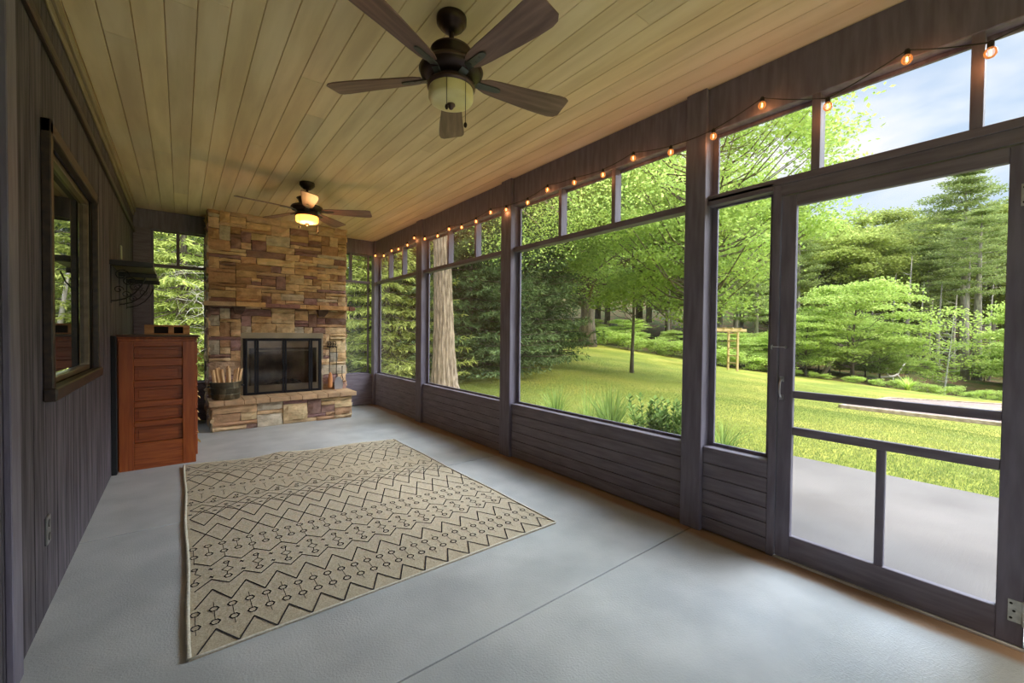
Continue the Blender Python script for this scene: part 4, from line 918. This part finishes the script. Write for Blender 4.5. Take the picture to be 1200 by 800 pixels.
def p_pine(seed, H=17., bare=.42, nw=15, Rb=3.0, tr=.26):
    rs = np.random.RandomState(seed); t = MB(); t.tube([(0,0,-.5), (.1,0,H*.5), (0,.1,H)], [tr*1.25, tr*.8, .03], 10); B, D, T = [], [], []
    for k in range(int(nw*.7)):
        z = H*rs.uniform(.12, bare+.1); th = rs.uniform(0, 6.28); l = rs.uniform(.6, 2.2); u = np.array([math.cos(th), math.sin(th), -.1]); t.tube([(0,0,z), tuple(u*l+np.array([0,0,z]))], [.03, .008], 4, cap=False)
    for k in range(nw):
        s = k/(nw-1); z = H*(bare+(1-bare)*s); L_ = Rb*(math.sin(math.pi*min(1, .22+s*.80)))**.7+.4
        for q in range(5):
            th = q*1.257+k*.8+rs.uniform(-.4, .4); l = L_*rs.uniform(.6, 1.2); u = np.array([math.cos(th), math.sin(th), 0]); sd = np.array([-u[1], u[0], 0])
            f = lambda x: np.array([0,0,z])+u*l*x+np.array([0,0,.10*l*x*x])
            t.tube([f(0), f(.5), f(1)], [.05*(1-s*.6), .03, .01], 4, cap=False)
            for j in range(5):
                x = .35+.65*j/4; n = 66; c = f(x)+sd*rs.uniform(-.5, .5)*l*.32
                g = rs.normal(size=(n,3))*np.array([.36,.36,.06]); dv = unit(g*np.array([1,1,1.5])+rs.normal(size=(n,3))*.35+np.array([0,0,.28]))*.24
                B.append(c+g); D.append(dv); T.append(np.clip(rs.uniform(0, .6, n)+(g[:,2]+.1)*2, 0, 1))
    B = np.concatenate(B); D = np.concatenate(D); return t, blades(B, D, .045, rs), np.concatenate(T), H

LEAF_BRIGHT = leaf_mat('bright_maple_leaves', [(.17,.29,.015), (.36,.52,.035), (.58,.68,.09)], .55)
LEAF_MID = leaf_mat('mid_green_leaves', [(.17,.22,.020), (.31,.39,.035), (.48,.54,.07)], .42)
LEAF_LIME = leaf_mat('lime_understory_leaves', [(.22,.33,.018), (.39,.54,.035), (.54,.66,.09)], .50)
NEED_DARK = leaf_mat('dark_spruce_needles', [(.045,.085,.025), (.10,.17,.05), (.20,.29,.08)], .2)
NEED_YEL = leaf_mat('yellow_green_fir_needles', [(.16,.22,.02), (.38,.46,.045), (.64,.68,.10)], .3)
NEED_PINE = leaf_mat('soft_pine_needles', [(.14,.21,.035), (.30,.40,.075), (.50,.58,.14)], .3)
GRASSM = leaf_mat('grass_blades', [(.12,.19,.02), (.21,.28,.035), (.33,.35,.06)], .3)
PROTO = {}
def proto(kind, fn, bark, leaf, **k):
    t, V, tint, H = fn(**k); tr_ = t.build('trunk_p', bark, smooth=True); me = tr_.data; bpy.data.objects.remove(tr_)
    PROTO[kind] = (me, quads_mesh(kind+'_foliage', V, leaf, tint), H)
def tree(kind, px, d, top, name, label, cat='tree', group=None, rz=0., wide=1., base=None, H=None):
    tm, fm, H0 = PROTO[kind]; b = base if base is not None else spot(px, d)
    if H is None:
        y0, y1 = at(px, 0, d)[2], at(px, 800, d)[2]; zt = y0+(y1-y0)*top/800; H = max(.4, zt-b[2])
    s = H/H0; r = thing(name, tuple(b), label, cat, group, rz=rz); r.scale = (s*wide, s*wide, s)
    a_ = bpy.data.objects.new('trunk', tm); C.objects.link(a_); a_.parent = r
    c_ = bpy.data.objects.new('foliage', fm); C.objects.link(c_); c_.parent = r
    return r
proto('maple_near', p_broad, BARKD, LEAF_BRIGHT, seed=1, H=8, cr=2.7, cb=1.6, tr=.12, nb=150, per=330, ls=.042, blob=.55)
proto('maple_young', p_broad, BARKD, LEAF_BRIGHT, seed=2, H=5.2, cr=2.0, cb=1.6, tr=.05, nb=62, per=250, ls=.048, blob=.45)
proto('oak', p_broad, BARKD, LEAF_BRIGHT, seed=3, H=13, cr=5.6, cb=2.6, tr=.38, nb=190, per=260, ls=.085, blob=1.1)
proto('broad_a', p_broad, BARKD, LEAF_MID, seed=4, H=12, cr=3.6, cb=2.0, tr=.20, nb=120, per=260, ls=.10, blob=.8)
proto('broad_b', p_broad, BARKG, LEAF_MID, seed=5, H=12, cr=3.0, cb=3.5, tr=.17, nb=110, per=260, ls=.10, blob=.75)
proto('layer_a', p_broad, BARKD, LEAF_LIME, seed=6, H=6, cr=2.4, cb=.8, tr=.09, nb=75, per=260, ls=.07, blob=.75, layered=True)
proto('layer_b', p_broad, BARKD, LEAF_BRIGHT, seed=7, H=6, cr=2.0, cb=1.0, tr=.07, nb=70, per=260, ls=.07, blob=.7, layered=True)
proto('bush', p_broad, BARKD, LEAF_LIME, seed=8, H=1.6, cr=1.1, cb=.25, tr=.03, nb=26, per=70, ls=.075, blob=.42)
proto('birch', p_broad, BIRCH, LEAF_LIME, seed=9, H=6.5, cr=1.6, cb=1.3, tr=.055, nb=30, per=80, ls=.085, blob=.6, lean=-.12)
proto('spruce_dark', p_spruce, BARKD, NEED_DARK, seed=1, H=9, Rb=2.3, nw=32, dens=7, w=.016, ln=.13)
proto('fir_yellow', p_spruce, BARKD, NEED_YEL, seed=2, H=7, Rb=2.2, nw=24, nbr=7, dens=8, w=.014, ln=.13, droop=.34)
proto('pine', p_pine, BARKG, NEED_PINE, seed=3, bare=.5, nw=12)
proto('pine_tall', p_pine, BARKG, NEED_PINE, seed=8, bare=.52, nw=9, Rb=3.2, tr=.36)
proto('pine_b', p_pine, BARKG, NEED_PINE, seed=4, bare=.28, nw=18, Rb=3.4)

# trees one can tell apart
r = hit(740, 437); tree('maple_young', 740, 15, 222, 'maple_tree', 'slender young maple standing alone on the open lawn', base=r, rz=.6, wide=1.05)
r = hit(688, 405); tree('oak', 690, 27, 110, 'oak_tree', 'large leafy tree with thick leaning trunk on top of the lawn rise', base=r, rz=2.1)
tree('maple_near', 815, 13.5, 60, 'maple_tree', 'bright leafy maple hidden at its trunk by the post left of the door', rz=1.0, wide=1.1)
tree('maple_near', 640, 19, 90, 'maple_tree', 'bright leafy tree filling the upper middle of the widest screen', rz=2.6, wide=1.1)
tree('spruce_dark', 612, 16.5, 110, 'spruce_tree', 'dark spruce just right of the middle post at lawn edge', rz=.3, wide=.95)
tree('spruce_dark', 548, 12.6, 90, 'spruce_tree', 'dark spruce directly right of the thick ridged trunk', rz=1.3, wide=1.15)
tree('spruce_dark', 590, 15, 60, 'spruce_tree', 'tall dark spruce behind the middle post', rz=2.3, wide=1.1)
tree('spruce_dark', 508, 15, 60, 'spruce_tree', 'dark spruce behind the thick ridged trunk', rz=3.1, wide=1.2)
tree('spruce_dark', 486, 12.3, 40, 'spruce_tree', 'dark spruce between the yellow-green fir and the ridged trunk', rz=4.1)
tree('fir_yellow', 452, 10.6, 150, 'fir_tree', 'yellow-green fir close outside the farthest right-hand screen', rz=.9, wide=1.05)
tree('fir_yellow', 416, 11.4, 120, 'fir_tree', 'yellow-green fir seen through the window right of the fireplace', rz=2.2, wide=1.15)
tree('fir_yellow', 214, 9.6, 130, 'fir_tree', 'yellow-green fir seen through the window left of the fireplace', rz=3.6, wide=1.1)
tree('spruce_dark', 250, 13, 120, 'spruce_tree', 'dark spruce behind the fir left of the fireplace', rz=.1, wide=1.2)
tree('fir_yellow', 165, 12.5, 100, 'fir_tree', 'tall fir at the far left behind the corner post', rz=1.6, wide=1.2)
tree('layer_a', 232, 12, 330, 'leafy_shrub', 'lime green shrub below the fir left of the fireplace', cat='shrub', rz=1.)
# thick ridged trunk close to the screens
TB = hit(522, 452); TB = spot(522, 9.2)
t = thing('shade_tree', tuple(TB), 'tree with a thick flared ridged grey-brown trunk outside the second screen', 'tree')
b = MB(); rs = np.random.RandomState(4); n = 56; rings = [(-.3,.43),(0,.385),(.10,.345),(.3,.30),(.6,.262),(1.0,.232),(1.6,.208),(2.4,.188),(3.4,.178),(4.6,.170),(6.,.16)]
ph = rs.uniform(0, 6.28, n); zz = [z for z, _ in rings]; zs = np.concatenate([np.linspace(-.3, .6, 14), np.linspace(.66, 6, 70)]); vs = []
for z in zs:
    R0 = float(np.interp(z, zz, [q for _, q in rings]))
    for j in range(n):
        th = 2*math.pi*j/n; fl = .06*max(0, 1-max(z, 0)/.45)*math.sin(5*th+1.2); rg = .012*math.sin(17*th+1.6*math.sin(z*2.2+j*.01)+.8*math.sin(z*5+2))+.006*math.sin(31*th+z*7)
        r = R0+fl+rg; vs.append((TB[0]+r*math.cos(th)-.035*max(z,0)**.8, TB[1]+r*math.sin(th), TB[2]+z))
k = len(zs); b.add(vs, [(i*n+j, i*n+(j+1) % n, (i+1)*n+(j+1) % n, (i+1)*n+j) for i in range(k-1) for j in range(n)])
part(b, 'trunk', BARK, t)
top = np.array([TB[0]-.16, TB[1], TB[2]+5.8]); b = MB(); Lc = []
for q in range(26):
    th = rs.uniform(-1.5, 1.5); l = rs.uniform(1.6, 4.2); z = rs.uniform(-2.6, 1.8); st_ = np.array([top[0], top[1], TB[2]+rs.uniform(3.6, 5.8)]); e = np.array([top[0]+l*math.cos(th), top[1]+l*math.sin(th), top[2]+z])
    b.tube([st_, (st_+e)/2+np.array([0,0,.5]), e], [.07, .04, .012], 6, cap=False); Lc.append(e+np.clip(rs.normal(size=(1000,3)), -1.8, 1.8)*np.array([.6,.6,.28]))
part(b, 'branch', BARK, t)
P_ = np.concatenate(Lc); o = bpy.data.objects.new('foliage', quads_mesh('shade_foliage', leaves(P_-TB, .030, rs), LEAF_BRIGHT, rs.uniform(.1, 1, len(P_)))); C.objects.link(o); o.parent = t

# woods across the lawn and creek ------------------------------------------------
tree('pine', 1128, 34, 205, 'pine_tree', 'tallest white pine with spreading crown against the sky', rz=.4, wide=.95)
tree('pine_tall', 1146, 29, 250, 'pine_tree', 'pine with bare grey lower trunk just right of tallest pine', rz=1.9, wide=.9)
tree('pine_b', 886, 29, 236, 'pine_tree', 'soft green pine seen through the narrow panel beside the door', rz=.7, wide=.75)
tree('pine_b', 862, 38, 222, 'pine_tree', 'pine partly hidden behind the left edge of the narrow panel', rz=2.7, wide=.8)
tree('pine', 935, 36, 246, 'pine_tree', 'brownish pine at the left edge of the door screen', rz=1.1, wide=.75)
tree('pine_b', 1085, 35, 292, 'pine_tree', 'shorter pine left of the tallest pine', rz=3.3, wide=.9)
tree('birch', 1108, 23.6, 352, 'birch_tree', 'small white-stemmed birch leaning over the creek bank', rz=2.9, wide=1.1)
tree('layer_a', 1000, 26, 318, 'understory_tree', 'lime green tree with tiered branches in the middle of door view', rz=.5, wide=1.15)
tree('layer_a', 945, 25.5, 360, 'understory_tree', 'low lime green tree at the left of the door view', rz=1.5, wide=1.2)
tree('layer_b', 1032, 27.5, 372, 'understory_tree', 'low tiered bright green tree above the fallen branch', rz=2.5, wide=1.2)
tree('layer_a', 1222, 22.5, 335, 'understory_tree', 'bright green small tree at the right edge of the door view', rz=3.5, wide=.8)
tree('layer_b', 972, 31, 335, 'understory_tree', 'green tree behind the lime tiered tree', rz=5.5, wide=1.1)
rr = random.Random(31); gB = 'broadleaf trees in the woods'
def where(px):
    for a_, b_, w in ((400,434,'the window right of the fireplace'), (434,495,'the farthest right-hand screen'), (495,590,'the second-farthest screen'), (590,805,'the widest screen'), (805,915,'the narrow panel'), (915,1300,'the door screen')):
        if a_ <= px < b_:
            q = (px-a_)/(min(b_, 1190)-a_); n_ = ('far left', 'left', 'left of centre', 'centre', 'right of centre', 'right', 'far right') if b_-a_ > 150 else ('left', 'centre', 'right')
            return n_[min(len(n_)-1, int(q*len(n_)))]+' in the view through '+w
    return 'beyond the porch'
rowB = [(905,40,262),(948,39,256),(985,42,252),(1012,38,268),(1040,43,250),(1068,40,262),(1100,44,258),(1168,37,244),(1200,40,226),(1232,38,228),(1150,46,250),
        (615,44,205),(650,40,225),(682,46,190),(715,40,200),(748,44,185),(778,38,205),(808,42,190),(838,40,215),(872,44,240),(585,40,180),(545,36,160),(505,38,150),(460,34,140),(425,32,150)]
for px, d, top in rowB:
    tree(rr.choice(('broad_a', 'broad_b')), px+rr.uniform(-5, 5), d, top+rr.uniform(-5, 5), 'broadleaf_tree', 'rounded green woodland tree, '+where(px), group=gB, rz=rr.uniform(0, 6), wide=rr.uniform(1.0, 1.25))
gC = 'pines deep in the woods'
for px, d, top in [(925,52,262),(968,54,262),(1000,50,270),(1055,55,258),(1082,52,262),(1120,50,250),(1185,52,240),(640,54,235),(700,52,215),(760,54,215),(820,50,215),(1215,48,236),(600,50,200)]:
    tree(rr.choice(('pine_b', 'broad_b', 'broad_a')), px, d, top, 'background_tree', 'tree deep in the woods, '+where(px), group=gC, rz=rr.uniform(0, 6), wide=1.2)
gU = 'leafy understory along the wood edge'
for px, off, top in [(630,2,375),(655,5,372),(668,3,388),(705,5,380),(722,3,392),(750,4,388),(770,2.5,398),(788,4,385),(812,3,390),(838,2.5,392),(855,3.5,385),(872,2,398),(890,3,392),(910,4,385),(925,8,388),(960,8,392),(985,7,402),(1015,8,398),(1050,11,412),(1085,12,420),(1130,12,424),(1155,11,420),(1180,10,400),(1205,9,395),(560,4,380),(530,4,380),(735,6,370),(690,8,370)]:
    e = float(np.interp(px, _EDGE[:,0], _EDGE[:,1]))
    tree(rr.choice(('layer_a', 'layer_b', 'layer_b')), px, e+off, top, 'understory_tree', 'leafy growth at wood edge, '+where(px), cat='shrub', group=gU, rz=rr.uniform(0, 6), wide=1.6)
gS = 'low plants along the lawn edge'
for k in range(30):
    px = 640+k*18.5; e = float(np.interp(px, _EDGE[:,0], _EDGE[:,1]))
    tree('bush', px+rr.uniform(-6, 6), e+rr.uniform(.1, 1.0), 0, 'low_bush', 'small bush at lawn edge, '+where(px), cat='bush', group=gS, rz=rr.uniform(0, 6), wide=rr.uniform(1, 1.5), H=rr.uniform(.3, .55) if px > 920 else rr.uniform(.6, 1.1))

# bare trunks
gT = 'pale bare trunks in the woods'
for px, d, top, w in [(656,35,340,.09),(663,36,330,.10),(671,37,335,.08),(659,33,372,.10),(1046,33,320,.09),(1064,31,300,.11),(1079,32,330,.08),(1132,29,300,.20),(1100,31,330,.12),(1090,33,350,.08),(1118,32,340,.12),(1160,31,330,.09),(1010,36,300,.09),(783,34,330,.10),(1022,35,310,.09)]:
    b0 = spot(px, d); y0, y1 = at(px, 0, d)[2], at(px, 800, d)[2]; zt = y0+(y1-y0)*top/800; b = MB(); h = zt-b0[2]
    b.tube([b0+np.array([0,0,-.3]), b0+np.array([.1,.05,h*.5]), b0+np.array([0,-.1,h])], [w*1.2, w*.8, w*.12], 8)
    for q in range(7):
        z = h*rr.uniform(.3, .95); a_ = rr.uniform(0, 6.28); l = rr.uniform(.3, 1.1); b.tube([b0+np.array([0,0,z]), b0+np.array([l*math.cos(a_), l*math.sin(a_), z+rr.uniform(-.1, .3)])], [.025, .006], 4, cap=False)
    tag(b.build('bare_trunk', BARKG, origin=b0, smooth=True), 'slim pale bare trunk, '+where(px), 'tree trunk', gT)
# bleached branches before the fir left of the fireplace
b0 = spot(226, 8.7); b = MB(); rs = np.random.RandomState(2)
b.tube([b0+np.array([.55,.3,0]), b0+np.array([.5,.2,1.5]), b0+np.array([.35,.1,2.7])], [.05, .04, .02], 7)
for q in range(22):
    z = rs.uniform(1.0, 2.9); s0 = b0+np.array([.5-.06*z, .2, z]); pts = [s0]; dv = unit(np.array([-1., rs.uniform(-.5, .5), rs.uniform(-.1, .55)]))*.17
    for k in range(6): pts.append(pts[-1]+dv); dv = unit(dv+rs.normal(size=3)*.055+np.array([0,0,-.035]))*.17
    b.tube(pts, [.007-.0009*i for i in range(7)], 5, cap=False)
    for k in (2, 3, 4): e = pts[k]+rs.normal(size=3)*.12; b.tube([pts[k], (pts[k]+e)/2+np.array([0,0,-.02]), e+np.array([0,0,-.08])], [.003, .0025, .0015], 4, cap=False)
tag(b.build('dead_shrub', noisy('bleached_twigs', (.42,.38,.34), (.62,.58,.52), (9,9,9), .8), origin=b0, smooth=True), 'bleached bare branches in front of the fir left of the fireplace', 'bare shrub')
# orange feeder-like yard post seen left of the fireplace
b0 = spot(231, 10.2); t = thing('wooden_planter', tuple(b0), 'orange-brown wooden planter box on legs beyond the window left of fireplace', 'planter')
OW = noisy('orange_cedar', (.55,.25,.06), (.72,.38,.11), (6,6,20), .6)
u = np.array([.22,0,0]); v = np.array([0,.16,0])
part(MB().obox(b0+np.array([0,0,.62]), u, v, (0,0,.26)), 'box', OW, t, bevel=.01)
for sx in (-1, 1):
    for sy in (-1, 1): part(MB().obox(b0+u*sx*.9+v*sy*.9+np.array([0,0,.18]), (.02,0,0), (0,.02,0), (0,0,.19)), 'leg', OW, t)
# driftwood and leaning log by the creek
b0 = hit(1040, 447); b = MB(); W_ = lambda x, y, z: b0+RT*x+np.array([0,0,1.])*z+FW*y
b.tube([W_(-1.0,0,.12), W_(-.3,.1,.28), W_(.35,0,.34), W_(.75,.1,.48), W_(1.05,.1,.95), W_(1.45,.2,1.35)], [.07,.08,.075,.06,.045,.02], 8)
for p in (((-.3,.1,.28), (-.25,-.1,-.1)), ((.35,0,.34), (.3,-.15,-.35)), ((-.3,.1,.28), (-.7,.2,.62)), ((.75,.1,.48), (.8,-.2,.0)), ((.1,0,.3), (-.1,.1,.75)), ((-.8,0,.15), (-1.4,0,.25))):
    b.tube([W_(*p[0]), W_(*p[1])], [.045, .015], 6)
tag(b.build('driftwood', noisy('bleached_driftwood', (.50,.46,.42), (.72,.68,.64), (5,5,5), .8), origin=b0, smooth=True), 'bleached fallen branch lying at the edge of the creek', 'fallen branch')
b0 = spot(972, 26.5); b = MB(); b.tube([b0+RT*(-.5)+np.array([0,0,-.1]), b0+RT*.75+np.array([0,0,2.0])], [.14, .11], 9)
tag(b.build('leaning_log', noisy('pale_log', (.38,.30,.22), (.55,.46,.35), (5,5,5), .8), origin=b0, smooth=True), 'pale log leaning at the foot of the lime tiered tree', 'log')

# fern, clumps by the wall -----------------------------------------------------------
def clump(name, c, n, h, w, leaf, label, cat, seed, spread=.5, arch=.5, segs=5):
    rs = np.random.RandomState(seed); V = []; T = []
    for k in range(n):
        a_ = rs.uniform(0, 6.283); sp = rs.uniform(.1, 1)*spread; hh = h*rs.uniform(.6, 1.1); u = np.array([math.cos(a_), math.sin(a_), 0]); s_ = np.array([-u[1], u[0], 0])*w*rs.uniform(.7, 1.2); o0 = u*rs.uniform(0, .10)
        f = lambda t: o0+u*sp*t**1.6+np.array([0,0,hh*(t-arch*.5*t**3*(sp/spread))])
        for q in range(segs):
            t0, t1 = q/segs, (q+1)/segs; w0, w1 = (1-t0**2), (1-t1**2); V.append([f(t0)-s_*w0, f(t1)-s_*w1, f(t1)+s_*w1, f(t0)+s_*w0]); T.append(rs.uniform(0, 1) if q == 0 else T[-1])
    o = bpy.data.objects.new(name, quads_mesh(name, np.array(V), leaf, T)); C.objects.link(o); o.location = c; return tag(o, label, cat)
DAY = leaf_mat('daylily_leaves', [(.09,.18,.012), (.20,.33,.02), (.34,.48,.05)], .45)
for i, (px, d, n, h, l) in enumerate([(716, 5.3, 260, .74, 'largest clump of strappy green leaves below the widest screen'), (652, 6.4, 110, .60, 'thin grassy clump at the left end below the widest screen'), (690, 6.0, 24, .70, 'sparse tall grass stems between the two leafy clumps'), (850, 5.0, 60, .28, 'low grassy tuft at the bottom of the narrow panel')]):
    p = spot(px, d); clump('daylily_clump' if i != 2 else 'grass_clump', (p[0], p[1], -.13), n, h+.12, .008, DAY, l, 'plant', 40+i, .56 if i != 2 else .25, .7 if i != 2 else .3)
p = spot(1065, 19.6); clump('fern', tuple(p), 60, .75, .035, LEAF_LIME, 'yellow-green fern at the lawn edge beside the creek', 'fern', 3, .75, .7)
# leafy peony-like plants near the post
def peony(px, d, h, label, seed):
    p = spot(px, d); rs = np.random.RandomState(seed); t = thing('leafy_plant', (p[0], p[1], -.13), label, 'plant'); b = MB(); V = []; T = []
    for k in range(16):
        a_ = rs.uniform(0, 6.28); l = rs.uniform(0, .26); hh = h*rs.uniform(.6, 1.05); e = np.array([p[0]+l*math.cos(a_), p[1]+l*math.sin(a_), -.13+hh]); s0 = np.array([p[0]+.2*l*math.cos(a_), p[1]+.2*l*math.sin(a_), -.13])
        b.tube([s0, e], [.006, .004], 5, cap=False)
        for q in range(30):
            x = .35+.65*q/29; c = s0+(e-s0)*x-np.array([p[0], p[1], -.13]); th = q*2.4; u = np.array([math.cos(th), math.sin(th), .35+.5*x]); u = unit(u)*.105*(1.15-x*.45); sd = unit(np.cross(u, [0,0,1]))*.019
            V.append([c, c+u*.5-sd, c+u, c+u*.5+sd]); T.append(rs.uniform(0, 1))
    part(b, 'stem', mat('green_stem', (.12,.2,.05), .6), t); o = bpy.data.objects.new('foliage', quads_mesh('peony_leaves', np.array(V), leaf_mat('deep_glossy_leaves', [(.05,.11,.010), (.11,.21,.018), (.24,.36,.04)], .25), T)); C.objects.link(o); o.parent = t
peony(764, 4.75, .72, 'whorled dark green leafy plant right of the strappy clump', 5)
peony(792, 4.55, .66, 'whorled dark green leafy plant closest to the post left of the door', 6)

# longer grass blades in the near lawn: nobody could count them
def grass():
    rs = np.random.RandomState(11); n = 300000; u = rs.uniform(0, 1, n)**1.9; x = 3.0+u*17; y = rs.uniform(-1.2, 10, n)+u*rs.uniform(-.2, .9, n)*6
    ok = ~((x < 5.34) & (y < 1.97)); x, y = x[ok], y[ok]; z = ground(x, y); n = len(x)
    h = rs.uniform(.02, .05, n)*(1-.5*np.clip((x-5)/13, 0, 1)); d = np.stack([rs.normal(size=n)*.35, rs.normal(size=n)*.35, np.ones(n)], -1)*h[:,None]
    V = blades(np.stack([x, y, z-.005], -1), d, .0035, rs)
    tint = np.clip(.55+.25*np.sin(x*.9+y*.5)+rs.normal(size=n)*.2, 0, 1)
    o = bpy.data.objects.new('grass', quads_mesh('grass', V, GRASSM, tint)); C.objects.link(o)
    tag(o, 'short sunlit grass blades of the lawn nearest the porch', 'grass', None, 'stuff')
grass()
